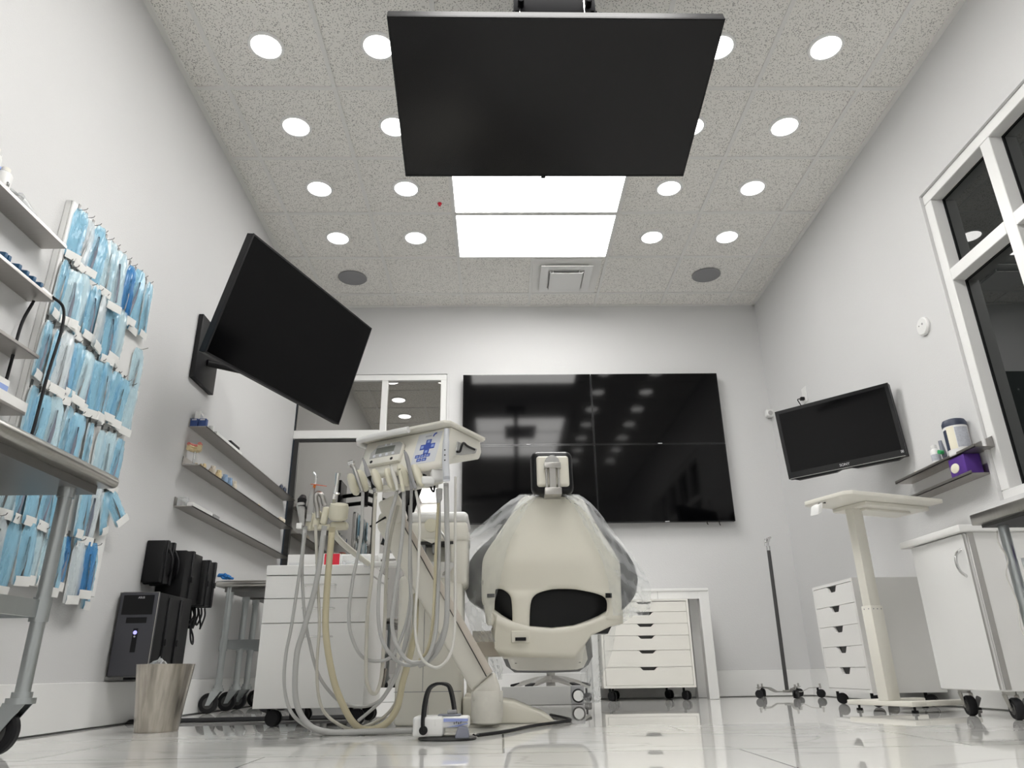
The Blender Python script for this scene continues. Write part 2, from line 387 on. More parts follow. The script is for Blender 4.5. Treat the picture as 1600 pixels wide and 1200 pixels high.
# ------------------------------------------------------------------ the room
T = 0.6096; GX = -1.541; GY = 2.619
struct('floor', MB().add([(XL - .1, YF, 0), (XR + .15, YF, 0), (XR + .15, YB + .1, 0), (XL - .1, YB + .1, 0)], [(0, 1, 2, 3)]), M['floor'], local=True)
ceil = struct('ceiling', MB().bb((XL - .1, YF, H + .007), (XR + .15, YB + .1, H + .05)), M['tile'], local=True)
g = MB(); bw = .024
k = -8
while GX + k * T < XR - .05:
    x = GX + k * T
    if x > XL + .05 and not (k in (3,)):
        g.bb((x - bw / 2, YF, H - .001), (x + bw / 2, YB, H + .008))
    if k == 3:      # the cross tees stop at the wide panels
        for a, b in ((YF, 0.79), (5.057, YB)): g.bb((x - bw / 2, a, H - .001), (x + bw / 2, b, H + .008))
    k += 1
k = -9
while GY + k * T < YB - .05:
    y = GY + k * T
    if y > YF: g.bb((XL, y - bw / 2, H - .0015), (XR, y + bw / 2, H + .008))
    k += 1
g.build('tile_grid', M['grid'], ceil)
g = MB()
g.bb((XL, YF, H - .002), (XL + .03, YB, H + .008)).bb((XR - .03, YF, H - .002), (XR, YB, H + .008)).bb((XL, YB - .026, H - .002), (XR, YB, H + .008)).bb((XL, YF, H - .002), (XR, YF + .026, H + .008))
g.build('wall_angle', M['grid'], ceil)
struct('wall_left', MB().bb((XL - .1, YF, 0), (XL, YB, H + .01)), M['wall'], local=True)
struct('wall_front', MB().bb((XL - .1, YF - .1, 0), (XR + .15, YF, H + .01)), M['trimwhite'], local=True)
# right wall with the window opening, back wall with the glazed opening
WY1, WY0, WZ0, WZ1 = 3.352, 0.55, 0.905, 2.668
wr = MB().bb((XR, YF, 0), (XR + .15, WY0, H + .01)).bb((XR, WY1, 0), (XR + .15, YB + .1, H + .01)).bb((XR, WY0, 0), (XR + .15, WY1, WZ0)).bb((XR, WY0, WZ1), (XR + .15, WY1, H + .01))
struct('wall_right', wr, M['wall'], local=True)
DX1, DZ1 = -0.429, 2.69
wb = MB().bb((DX1, YB, 0), (XR, YB + .1, H + .01)).bb((XL - .1, YB, DZ1), (DX1, YB + .1, H + .01))
struct('wall_back', wb, M['wall'], local=True)
BZ = 0.185
def skirting(name, a, b): struct(name, MB().bb(a, b, .003, 1), M['trimwhite'], local=True)
skirting('baseboard_left', (XL, YF, 0.004), (XL + .016, YB - .02, BZ))
skirting('baseboard_back', (DX1 + .01, YB - .016, 0.004), (XR, YB, BZ))
skirting('baseboard_right', (XR - .016, YF, 0.004), (XR, YB - .016, BZ))
struct('baseboard_gap_shade', MB().bb((XL, YF, 0), (XL + .019, YB - .02, .004)), M['shadowgap'], local=True)  # dark strip: shade of the gap under the left baseboard, put in as colour

# window in the right wall: casing edge, frame, transom, mullions and night-dark panes
wn = struct('window_1', MB().bb((XR - .012, WY0, WZ1 - .02), (XR + .02, WY1, WZ1)).bb((XR - .012, WY1 - .02, WZ0), (XR + .02, WY1, WZ1 - .02)).bb((XR - .03, WY0, WZ0 - .02), (XR + .06, WY1 + .02, WZ0 + .012)), M['wall'], local=True)
fr = MB(); fx0, fx1 = XR + .004, XR + .105
fw_ = .062; y1 = WY1 - .02; z1 = WZ1 - .02; TZ = 2.112
mulls = [2.80, 2.20, 1.60, 1.0]
fr.bb((fx0, WY0, z1 - fw_), (fx1, y1, z1), .003, 1).bb((fx0, WY0, WZ0), (fx1, y1, WZ0 + fw_), .003, 1).bb((fx0, y1 - fw_, WZ0 + fw_), (fx1, y1, z1 - fw_), .003, 1)
edges = [y1 - fw_]
for my in mulls:
    fr.bb((fx0, my - .034, WZ0 + fw_), (fx1, my + .034, z1 - fw_), .003, 1); edges += [my + .034, my - .034]
edges.append(WY0)
for i in range(0, len(edges), 2): fr.bb((fx0, edges[i + 1], TZ - .034), (fx1, edges[i], TZ + .034), .003, 1)
fr.build('window_frame', M['trimwhite'], wn)
gk = MB()
for i in range(0, len(edges), 2):
    for za, zb in ((WZ0 + fw_, TZ - .034), (TZ + .034, z1 - fw_)):
        gl = MB().bb((fx1 - .030, edges[i + 1] + .004, za + .004), (fx1 - .024, edges[i] - .004, zb - .004)); gl.build('pane', M['nightglass'], wn)
        a, b = edges[i + 1], edges[i]
        gk.bb((fx1 - .036, a, za), (fx1 - .02, a + .007, zb)).bb((fx1 - .036, b - .007, za), (fx1 - .02, b, zb)).bb((fx1 - .036, a, za), (fx1 - .02, b, za + .007)).bb((fx1 - .036, a, zb - .007), (fx1 - .02, b, zb))
gk.build('gasket', M['black'], wn)

# glazed screen in the back wall: transom lights above, mirrored door and sidelight below
dr = struct('window_2', MB().bb((XL, YB - .012, DZ1 - .03), (DX1, YB + .02, DZ1)).bb((DX1 - .022, YB - .012, 0), (DX1, YB + .02, DZ1 - .03)), M['wall'], local=True)
MX = -1.0; HZ0, HZ1 = 2.072, 2.146; y0, y1 = YB - .002, YB + .07
fr = MB().bb((XL, y0, DZ1 - .085), (DX1 - .022, y1, DZ1 - .03), .003, 1).bb((DX1 - .078, y0, .0), (DX1 - .022, y1, DZ1 - .085), .003, 1).bb((MX - .026, y0, 0), (MX + .026, y1, DZ1 - .085), .003, 1)
fr.bb((XL, y0 - .004, HZ0), (MX - .026, y1, HZ1), .003, 1).bb((MX + .026, y0, 1.055), (DX1 - .078, y1, 1.10), .003, 1).bb((MX + .026, y0, 0), (DX1 - .078, y1, .10), .003, 1)
fr.build('window_frame', M['trimwhite'], dr)
for a, b, za, zb in ((XL, MX - .026, HZ1, DZ1 - .085), (MX + .026, DX1 - .078, 1.10, DZ1 - .085), (MX + .026, DX1 - .078, .10, 1.055)):
    MB().bb((a, YB + .03, za), (b, YB + .036, zb)).build('pane', M['tinted'], dr)
d1 = struct('door_1', MB().bb((XL + .012, YB + .004, .01), (XL + .052, YB + .045, HZ0)).bb((XL + .052, YB + .004, HZ0 - .022), (MX - .026, YB + .045, HZ0)).bb((XL + .052, YB + .004, .01), (MX - .026, YB + .045, .09)).bb((MX - .048, YB + .004, .09), (MX - .026, YB + .045, HZ0 - .022)), M['bronze'], local=True)
MB().bb((XL + .052, YB + .02, .09), (MX - .048, YB + .026, HZ0 - .022)).build('pane', M['tinted'], d1)

# ------------------------------------------------------------------ ceiling lights and fittings
xs = [-1.231, -0.631, 1.205, 1.794]
colname = ['left outer column', 'left inner column', 'right inner column', 'right outer column']
rowname = ['row nearest the back wall', 'second row from the back wall', 'third row from the back wall', 'fourth row from the back wall']
first = None
for r in range(8):
    y = 4.765 - r * 0.6125
    for c, x in enumerate(xs):
        if first is None:
            first = MB().lathe([(.079, 0), (.092, 0), (.095, .005), (.095, .012), (.079, .012), (.079, 0)], (0, 0, -.006), caps=False).build('recessed_downlight', M['white'], None, local=True)
            MB().lathe([(.001, -.012), (.045, -.0105), (.068, -.006), (.079, .001), (.079, .004)], (0, 0, -.0035)).build('diffuser', M['down'], first, local=True)
            o = first
        else: o = copy_tree(first)
        o.location = (x, y, H - .001)
        if r < 4: lab = 'round ceiling downlight, %s, %s' % (colname[c], rowname[r])
        else: lab = 'round ceiling downlight out of view, %s, %s row beyond the ceiling screen' % (colname[c], ORD[r - 4])
        tag(o, lab, 'ceiling light', 'round ceiling downlights')
first = None
for i, (ya, nm_) in enumerate(((4.448, 'flat lit ceiling panel nearest the back wall'), (3.838, 'flat lit ceiling panel half hidden behind the large ceiling screen'), (2.009, 'flat lit ceiling panel above the front edge of the large ceiling screen'), (1.399, 'flat lit ceiling panel out of view, second from the large ceiling screen'), (0.79, 'flat lit ceiling panel out of view, third from the large ceiling screen'))):
    if first is None:
        f = MB(); a, b = .008, 2 * T - .008; c, d = .008, T - .008
        f.bb((a, c, -.004), (a + .012, d, .008)).bb((b - .012, c, -.004), (b, d, .008)).bb((a, c, -.004), (b, c + .012, .008)).bb((a, d - .012, -.004), (b, d, .008))
        first = f.build('light_panel', M['white'], None, local=True)
        MB().bb((a + .012, c + .012, .000), (b - .012, d - .012, .006)).build('diffuser', M['panel'], first, local=True)
        o = first
    else: o = copy_tree(first)
    o.location = (GX + 2 * T, ya, H - .003)
    tag(o, nm_, 'ceiling light', 'flat ceiling light panels')
for i, (y_, lab) in enumerate(((-1.04, 'added unseen fill light panel in the front left ceiling corner'),)):  # unseen panel added behind the camera to brighten surfaces facing it
    o = copy_tree(first); o.location = (GX, y_, H - .003); o.rotation_euler = (0, 0, -math.pi / 2); tag(o, lab, 'ceiling light', 'flat ceiling light panels')
# supply air diffuser
v = thing('air_vent', 'square white ceiling air vent of stepped plates beside the light panels', 'vent', (0.577, 5.361, H))
MB().bb((-.285, -.285, -.004), (.285, .285, .004), .002, 1).build('back_plate', M['grid'], v, local=True)
MB().cyl((0, .03, -.012), (0, .03, -.003), .10, seg=28).build('duct_opening', M['black'], v, local=True)
for i, (hw, z) in enumerate(((.215, -.030), (.140, -.055))):
    q = MB(); q.bb((-hw, -hw, z), (hw, hw, z + .004))
    q.bb((-hw, -hw, z), (-hw + .004, hw, z + .016)).bb((hw - .004, -hw, z), (hw, hw, z + .016)).bb((-hw, hw - .004, z), (hw, hw, z + .016))
    if i == 0:
        q = MB(); h2 = .150
        q.bb((-hw, -hw, z), (hw, -h2, z + .004)).bb((-hw, h2, z), (hw, hw, z + .004)).bb((-hw, -h2, z), (-h2, h2, z + .004)).bb((h2, -h2, z), (hw, h2, z + .004))
    for sx in (-1, 1):
        for sy in (-1, 1): q.cyl((sx * (hw - .03), sy * (hw - .03), z + .003), (sx * (hw - .03), sy * (hw - .03), -.003), .004, seg=8)
    q.build('stepped_plate', M['white'], v, local=True)
for (x, y, s) in ((-1.235, 5.377, 'left'), (1.789, 5.354, 'right')):
    o = MB().lathe([(.120, .004), (.120, 0), (.105, -.004), (0.001, -.005)], (0, 0, 0), seg=36).build('ceiling_speaker', M['spkr'], None, local=True)
    o.location = (x, y, H - .002)
    tag(o, 'round grey flush ceiling speaker on the %s side of the ceiling' % s, 'speaker', 'round ceiling speakers')
o = MB().lathe([(.016, 0), (.016, -.003), (.007, -.004), (.007, -.016), (.010, -.018), (.001, -.020)], (-0.412, 4.328, H)).build('sprinkler_head', M['red'], None)
tag(o, 'tiny red sprinkler head in the ceiling tile left of the light panels', 'sprinkler')

# ------------------------------------------------------------------ screens
def screen(name, label, cat, c, right, up, wd, ht, dp, bez, smat, group=None, chin=0.0, gloss=False):
    r_ = Vector(right).normalized(); u_ = Vector(up); n_ = r_.cross(u_).normalized(); u_ = n_.cross(r_).normalized()
    mt = Matrix(((r_.x, u_.x, n_.x, c[0]), (r_.y, u_.y, n_.y, c[1]), (r_.z, u_.z, n_.z, c[2]), (0, 0, 0, 1)))
    t = thing(name, label, cat, mtx=mt, group=group)
    b = MB(); hw, hh = wd / 2, ht / 2
    b.bb((-hw, -hh, -dp), (hw, hh, -.004), .003, 1)
    b.bb((-hw * .72, -hh * .72, -dp - .03), (hw * .72, hh * .5, -dp + .001), .01, 2)
    b.build('casing', M['black'], t, local=True)
    f = MB(); z0, z1 = -.005, .0
    f.bb((-hw, -hh, z0), (-hw + bez, hh, z1)).bb((hw - bez, -hh, z0), (hw, hh, z1)).bb((-hw + bez, hh - bez, z0), (hw - bez, hh, z1)).bb((-hw + bez, -hh, z0), (hw - bez, -hh + bez + chin, z1))
    f.build('bezel', M['blackgloss'] if gloss else M['black'], t, local=True)
    MB().bb((-hw + bez, -hh + bez + chin, -.0045), (hw - bez, hh - bez, -.0012)).build('display', smat, t, local=True)
    return t
# video wall of four
YT = 5.83
names = [('upper left', at(723, 586, YT), at(919, 693, YT)), ('upper right', at(922, 585, YT), at(1132, 692, YT)), ('lower left', at(723, 695, YT), at(929, 817, YT)), ('lower right', at(932, 696, YT), at(1149, 816, YT))]
x0 = at(723, 640, YT).x; x2 = (at(1125, 640, YT).x + at(1144, 760, YT).x) / 2; xm = (x0 + x2) / 2
zt = (at(723, 586, YT).z + at(1118, 583, YT).z) / 2; zb = (at(728, 818, YT).z + at(1149, 815, YT).z) / 2
zm = at(930, 694.5, YT).z
for lab, xa, xb, za, zb_ in (('upper left', x0, xm - .002, zm + .002, zt), ('upper right', xm + .002, x2, zm + .002, zt), ('lower left', x0, xm - .002, zb, zm - .002), ('lower right', xm + .002, x2, zb, zm - .002)):
    t = screen('wall_screen', '%s screen of the switched off black video wall behind the dental chair' % lab, 'television', ((xa + xb) / 2, YT, (za + zb_) / 2), (1, 0, 0), (0, 0, 1), xb - xa, zb_ - za, .035, .007, M['screen'], 'four screens of the video wall', gloss=True)
    MB().bb((-.018, -(zb_ - za) / 2 + .001, .0003), (.018, -(zb_ - za) / 2 + .006, .001)).build('logo_strip', M['ink'], t, local=True)
    MB().bb((-.15, -.15, -.079), (.15, .15, -.066)).build('wall_bracket', M['black'], t, local=True)
    if lab == 'lower right':
        q = MB()
        for px, py in ((.33, .02), (.43, .03)): q.tube([(px, -(zb_ - za) / 2, -.02), (px, -(zb_ - za) / 2 - .015, -.02), (px + .008, -(zb_ - za) / 2 - py, -.02)], .004, 8)
        q.build('loose_strap', M['black'], t, local=True)
# left swivel screen
t = screen('swivel_screen', 'black wide screen tilted forward on a swing arm above the left wall shelves', 'television', (-1.091, 3.617, 1.927 + .2044 - .2044 + 0.0), (0.367, 0.930, -0.012), (0.271, -0.095, 0.958), 1.127, 0.648, .045, .009, M['screend'])
TV2 = t
q = MB()
c0 = WM[t] @ Vector((0, 0, -.09)); wall = Vector((XL + .03, 3.95, 1.98)); el = Vector((-1.45, 4.12, 1.97))
q.box(WM[t] @ Vector((0, 0, -.082)), (.24, .24, .02), WM[t].to_3x3())
q.bb((XL + .001, 3.80, 1.78), (XL + .03, 4.10, 2.18), .004)
for dz in (-.05, .05):
    q.cyl(wall + Vector((0, 0, dz)), el + Vector((0, 0, dz)), .022, seg=12); q.cyl(el + Vector((0, 0, dz)), c0 + Vector((0, 0, dz)), .022, seg=12)
q.cyl(el + Vector((0, 0, -.09)), el + Vector((0, 0, .09)), .03, seg=14).cyl(c0 + Vector((0, 0, -.09)), c0 + Vector((0, 0, .09)), .03, seg=14)
q.build('swing_arm', M['black'], t)
# big ceiling screen
t = screen('ceiling_screen', 'large black screen hung face down from the ceiling above the dental chair', 'television', (0.221, 2.280, 2.329), (1, 0.016, 0.011), (0.013, -0.971, 0.237), 1.238, 0.710, .04, .006, M['screenm'])
q = MB().box((-.01, -.357, .001), (.02, .012, .006)); q.build('sensor', M['black'], t, local=True)
q = MB(); cc = WM[t] @ Vector((0, 0, -.055))
pl = at(866, 15, 2.52); cp = Vector((pl.x, pl.y, pl.z))
q.box(cp, (.39, .04, .12), None, .008)
for sx in (-.16, .16): q.cyl(cp + Vector((sx, -.06, 0)), cp + Vector((sx, .02, 0)), .016, seg=12)
q.bb((cp.x - .2, cp.y - .02, cp.z - .055), (cp.x - .17, 2.93, cp.z - .03)).bb((cp.x + .17, cp.y - .02, cp.z - .055), (cp.x + .2, 2.93, cp.z - .03)).bb((cp.x - .2, 2.90, cp.z - .06), (cp.x + .2, 2.96, cp.z - .025))
q.box(WM[t] @ Vector((0, 0, -.085)), (.42, .36, .03), WM[t].to_3x3())
q.tube([(.22, 2.95, H - .01), (.22, 2.95, 2.72), (.22, 2.90, 2.66), tuple(cc + Vector((0, 0, .05)))], .028, 16); q.bb((.10, 2.83, H - .02), (.34, 3.07, H - .001))
q.build('ceiling_mount', M['mattblack'], t)
for bx in (-.165, .14): MB().tube([cp + Vector((bx, -.024, .03)), cp + Vector((bx, -.03, -.04)), cp + Vector((bx, -.028, -.10))], .003, 8).build('hanging_bolt', M['chrome'], t)
# monitor on the right wall
k_ = .69 / .74
c = (2.225 * k_, 4.48 * k_, .2044 + (1.634 - .2044) * k_)
t = screen('wall_monitor', 'black television on the right wall, turned towards the room above the narrow white table', 'television', c, (0.753, -0.657, 0.032), (-0.064, -0.025, 0.998), .69, .4475, .05, .022, M['screen'], gloss=True, chin=.018)
q = MB()
for sg in (-1, 1):
    q.prism([(sg * .01, -.222, .0), (sg * .30, -.218, .0), (sg * .33, -.222, -.005), (sg * .29, -.238, -.006), (sg * .06, -.236, -.006)], (0, 0, -.03))
q.build('bottom_grille', M['black'], t, local=True)
MB().bb((-.335, -.2245, -.002), (.335, -.2215, .0015)).build('chrome_strip', M['alum'], t, local=True)
text_mesh('SONY', .022, 'lettering', M['ink'], t, Matrix.Translation((.0, -.203, .0008)))
q = MB(); q.bb((.318, -.203, .0004), (.332, -.2015, .001)).bb((.318, -.19, .0004), (.332, -.1885, .001)).bb((.318, -.203, .0004), (.3195, -.189, .001)).bb((.3305, -.203, .0004), (.332, -.189, .001)).bb((.3225, -.1985, .0004), (.3285, -.1935, .001))
q.build('sticker_mark', M['ink'], t, local=True)
q = MB(); cb = WM[t] @ Vector((0, 0, -.08)); q.cyl(cb, (XR - .02, cb.y + .22, cb.z), .02, seg=12); q.bb((XR - .025, cb.y + .12, cb.z - .12), (XR - .001, cb.y + .32, cb.z + .12), .003, 1)
q.build('wall_arm', M['black'], t)

# ------------------------------------------------------------------ small fittings on the walls
p = atx(1445, 510, XR)
o = MB().lathe([(.052, 0), (.052, .012), (.046, .018), (.001, .019)], (XR - .001, p.y, p.z), (-1, 0, 0), 32).build('smoke_sensor', M['white'], None); tag(o, 'round white sensor disc on the right wall beside the dark window', 'sensor')
MB().cyl((XR - .0195, p.y - .012, p.z + .01), (XR - .0215, p.y - .012, p.z + .01), .006, seg=10).cyl((XR - .0195, p.y + .02, p.z + .01), (XR - .0215, p.y + .02, p.z + .01), .004, seg=10).build('indicator', M['greyplastic'], o)
p = at(1200, 648, YB)
o = MB().box((p.x, YB - .03, p.z), (.066, .06, .066), None, .014, 3).build('motion_sensor', M['white'], None); tag(o, 'small white cube sensor on the back wall near the right corner', 'sensor')
MB().cyl((p.x, YB - .0605, p.z - .004), (p.x, YB - .0635, p.z - .004), .02, seg=20).build('sensor_eye', M['greytube'], o)
p = atx(1258, 617, XR)
t = thing('wall_outlet', 'white wall outlet with black plug above the right wall television', 'outlet', (XR, p.y, p.z))
MB().bb((-.007, -.04, -.06), (-.0005, .04, .06), .002, 1).build('cover_plate', M['white'], t, local=True)
MB().box((-.022, .012, -.028), (.032, .030, .026), None, .005).tube(spline([(-.038, .012, -.028), (-.06, .012, -.036), (-.05, .0, -.08), (-.03, -.01, -.16)]), .004, 8).build('plug', M['black'], t, local=True)

# ------------------------------------------------------------------ left wall shelves
def lshelf(name, label, ya, yb, z, dep, group, m, side=1, lip=.008):
    x = XL if side > 0 else XR
    b = MB(); b.bb((x + side * .0015, ya, z - .004), (x + side * dep, yb, z)).bb((x + side * .0015, ya, z), (x + side * .005, yb, z + .05))
    b.bb((x + side * (dep - .003), ya, z - .004), (x + side * dep, yb, z + lip))
    o = b.build(name, m, None); return tag(o, label, 'shelf', group)
UL = [1.742, 1.513, 1.279, 1.062]
for z, nm_ in zip(UL, ('topmost', 'second from the top', 'third from the top', 'lowest')):
    lshelf('wall_shelf', 'metal wall ledge left of the pegboard, %s of the four' % nm_, 0.75, 2.405, z, .098, 'four metal ledges left of the pegboard', M['shelf'])
ML = [(1.518, 3.90, 5.66), (1.290, 3.89, 5.67), (1.056, 3.87, 5.66)]
for (z, ya, yb), nm_ in zip(ML, ('upper', 'middle', 'lower')):
    lshelf('wall_shelf', '%s of the three metal wall shelves below the tilted left screen' % nm_, ya, yb + .15, z, .102, 'three metal shelves by the glass door', M['shelf'], lip=.001)

def carton(name, label, c, d, m, rotz=0.0, cat='box', group=None, extra=None, bev=.002):
    t = MB().box((0, 0, d[2] / 2), d, None, bev).build(name, m, None, local=True)
    t.location = c; t.rotation_euler = (0, 0, rotz); WM[t] = Matrix.Translation(Vector(c)) @ Matrix.Rotation(rotz, 4, 'Z')
    tag(t, label, cat, group)
    for (nm2, a, b, m2) in (extra or []): MB().bb(a, b).build(nm2, m2, t, local=True)
    return t
# things on the four ledges
z = UL[0] + .0005
def bottle(name, label, c, r, h, m, capm, cat='bottle', group=None, capr=.5, band=None):
    t = MB().lathe([(r * .92, 0), (r, .004), (r, h * .72), (r * .8, h * .80), (r * capr, h * .83), (r * capr, h * .86)], c, seg=24).build(name, m, None)
    tag(t, label, cat, group)
    MB().lathe([(r * capr * 1.1, h * .85), (r * capr * 1.1, h * .99), (r * capr, h)], c, seg=20).build('cap', capm, t)
    if band: MB().lathe([(r * 1.012, h * band[0]), (r * 1.012, h * band[1])], c, seg=24).build('label_band', band[2], t)
    return t
b0 = atx(8, 283, XL + .055); 
bt = bottle('dispensing_bottle', 'white squeeze bottle with dark mark on the top left ledge, nearer the pegboard', (XL + .055, b0.y - .01, z),   .026, .105, M['white'], M['cream'], group='white bottles on the top ledge')
text_mesh('Si', .022, 'lettering', M['darkink'], bt, Matrix.Translation((.0265, -.006, .035)) @ Matrix.Rotation(R(90), 4, 'Z') @ Matrix.Rotation(R(90), 4, 'X'))
bottle('dispensing_bottle', 'white squeeze bottle cut by the left picture edge on the top ledge', (XL + .052, b0.y - .075, z), .026, .14, M['white'], M['cream'], group='white bottles on the top ledge')
t = MB().tube([(XL + .045, b0.y - .036, z + .0005), (XL + .043, b0.y - .034, z + .10), (XL + .041, b0.y - .03, z + .145)], [.005, .005, .0025], 10).build('applicator_brush', M['white'], None); tag(t, 'thin white applicator with blue ball standing behind the bottles on top ledge', 'brush')
MB().lathe([(.004, -.010), (.010, -.004), (.010, .004), (.004, .010)], (XL + .0435, b0.y - .034, z + .092)).build('ball', M['keymid'], t); MB().tube([(XL + .0428, b0.y - .0338, z + .105), (XL + .0415, b0.y - .031, z + .128)], .0055, 10).build('red_sleeve', M['pink'], t)
q = MB(); yy = atx(30, 300, XL + .06).y
q.tube([(XL + .05, yy - .05, z + .030), (XL + .058, yy + .0, z + .036), (XL + .07, yy + .09, z + .018), (XL + .06, yy + .18, z + .004)], [.026, .030, .014, .004], 12)
tag(q.build('bagged_instrument', M['clearplastic'], None), 'small clear plastic wrapped item lying on the topmost left ledge', 'packet')
# blue clamps row on the second ledge
z = UL[1] + .0005
for i in range(6):
    pp = atx([3, 8, 24, 36, 47, 58][i], [401, 408, 423, 432, 440, 450][i], XL + .06)
    y = pp.y
    t = MB().bprism([(XL + .026, y - .014, z + .028), (XL + .086, y - .024, z + .014), (XL + .092, y - .016, z + .012), (XL + .052, y + .034, z + .018), (XL + .034, y + .038, z + .022)], (0, 0, .024), .003).build('blue_clip', M['petrol'], None)
    tag(t, 'petrol blue pointed clip, %s from the left in the row on the second ledge' % ORD[i], 'clip', 'blue clips on the second ledge')
    MB().bb((XL + .05, y - .02, z), (XL + .088, y + .014, z + .0145), .003).build('clip_foot', M['white'] if i % 2 else M['plaster'], t)
yy = atx(76, 457, XL + .085).y
t = MB().bb((XL + .05, yy - .05, z), (XL + .094, yy + .035, z + .022), .005).build('charger_base', M['white'], None); tag(t, 'small white plug adapter with black cord at the end of the second ledge', 'adapter')
pts = [(XL + .096, yy + .01, z + .011), (XL + .115, yy + .055, z - .01), (XL + .125, yy + .062, z - .10), (XL + .125, yy + .045, z - .30), (XL + .125, yy + .04, z - .50), (XL + .120, yy + .03, z - .62)]
MB().tube(spline(pts), .0055, 10).build('cord', M['blackrub'], t)
t = MB().tube(spline([(XL + .04, 2.385, UL[1] - .012), (XL + .028, 2.37, UL[1] - .12), (XL + .03, 2.367, UL[2] - .05), (XL + .026, 2.37, UL[3] - .02), (XL + .03, 2.37, UL[3] - .19)]), .0055, 10).build('power_cord', M['blackrub'], None); tag(t, 'black power cord hanging behind the left metal ledges close to the wall', 'cord')
z = UL[2] + .0005
yy = atx(20, 525, XL + .06).y
for i in range(4):
    t = MB().tube([(XL + .04 + .012 * i, yy - .22 + .05 * i, z + .012), (XL + .05 + .01 * i, yy - .05 + .03 * i, z + .010), (XL + .062 + .007 * i, yy + .05 + .02 * i, z + .006)], [.009, .008, .005], 10).build('white_applicator', M['white'] if i < 3 else M['greyplastic'], None)
    tag(t, '%s thin stick lying along the third left ledge, %s from the wall' % (('white', 'white', 'white', 'grey tipped')[i], ORD[i]), 'applicator', 'sticks on the third ledge')
z = UL[3] + .0005
yy = atx(35, 640, XL + .09).y
t = MB().bb((XL + .02, yy - .42, z), (XL + .092, yy + .02, z + .045), .002, 1).build('long_carton', M['laminate'], None); tag(t, 'long white carton lying at the end of the lowest left ledge', 'box')
t = MB().bb((XL + .03, yy - .40, z + .0455), (XL + .085, yy - .085, z + .088), .002, 1).build('flat_carton', M['laminate'], None); tag(t, 'white carton with blue side stacked on the long carton on lowest ledge', 'box')
MB().bb((XL + .0852, yy - .39, z + .048), (XL + .0862, yy - .09, z + .066)).build('blue_label', M['keymid'], t)

# things on the three shelves
z = ML[0][0] + .0005; ya = ML[0][1]
def mshelf(u, v, zz, d=.06): return atx(u, v, XL + d)
carton('card_pack', 'white card pack standing on edge at the near end of the upper shelf', (XL + .026, ya + .06, z), (.03, .07, .10), M['laminate'], 0.15, group=None, extra=[('dark_print', (.0152, -.028, .05), (.0158, .028, .085), M['dusty'])])
for i in range(2):
    carton('navy_box', 'navy blue carton on the upper shelf near end, %s' % ('against the wall' if i == 0 else 'at the front edge'), (XL + .026 + .047 * i, ya + .018, z), (.042, .03, .046), M['navy'], 0, group='navy cartons', extra=[('white_print', (-.014, -.0156, .036), (.014, -.0151, .042), M['ink'])])
t = MB().lathe([(.014, 0), (.016, .003), (.016, .03), (.010, .034)], (XL + .088, ya + .10, z)).build('small_jar', M['white'], None); tag(t, 'small white jar behind the navy cartons on the upper shelf', 'jar')
t = MB().bb((XL + .078, ya + .16, z), (XL + .101, ya + .60, z + .020), .002, 1).build('white_strip', M['white'], None); tag(t, 'long white flat strip lying along the upper shelf front', 'strip')
t = MB().bb((XL + .078, ya + .40, z + .0205), (XL + .098, ya + .56, z + .040), .003).build('black_marker', M['blackrub'], None); tag(t, 'black bar lying on the white strip on the upper shelf', 'marker')
for i in range(4):
    yy = 5.48 + .045 * i
    t = bottle('ink_vial', 'small dark vial at the far end of the upper shelf, %s from the camera' % ORD[i], (XL + .075 - .012 * (i % 2), yy, z), .014, .055 + .008 * (i % 2), M['black'] if i % 2 else M['labelnavy'], M['greyplastic'], 'vial', 'dark vials on the upper shelf')
z = ML[1][0] + .0005; ya = ML[1][1]
t = thing('jaw_model', 'dental jaw model with pink gums on a wire stand, middle shelf', 'dental model', (XL + .055, ya + .035, z))
MB().bb((-.045, -.03, 0), (.03, .03, .008), .002, 1).build('stand_base', M['clearplastic'], t, local=True)
MB().cyl((-.005, 0, .008), (-.005, 0, .085), .006, seg=10).build('stand_post', M['chrome'], t, local=True)
def arch(zc, m, nm2, rr, hh):
    q = MB(); rows = []
    for k in range(13):
        a = math.pi * k / 12; rows.append((-.005 + .030 * math.cos(a), -.03 + .05 * math.sin(a), zc))
    q.tube(rows, rr, 10, flat=hh); return q.build(nm2, m, t, local=True)
arch(.096, M['tooth'], 'lower_teeth', .012, 1.0); arch(.112, M['tooth'], 'upper_teeth', .011, .9); arch(.122, M['pink'], 'gums', .011, .9)
q = MB()
for k in range(9):
    a = .3 + .3 * k; q.box((.002 + .028 * math.cos(a), .07 + .035 * math.sin(a), .014 + .01 * (k % 3)), (.016, .014, .02), Matrix.Rotation(a, 3, 'Z'), .004)
o = q.build('brass_appliance', M['tooth'], None, local=True); o.location = (XL + .055, ya + .03, z - .0035); tag(o, 'small golden tooth appliance beside the jaw model on the middle shelf', 'dental model')
cast = [(.22, 0, 'plaster'), (.27, 1, 'plaster'), (.315, 0, 'tooth'), (.36, 1, 'plaster'), (.42, 0, 'paleblue'), (.46, 1, 'plaster'), (.50, 0, 'paleblue'), (.545, 1, 'paleblue'), (.58, 0, 'plaster')]
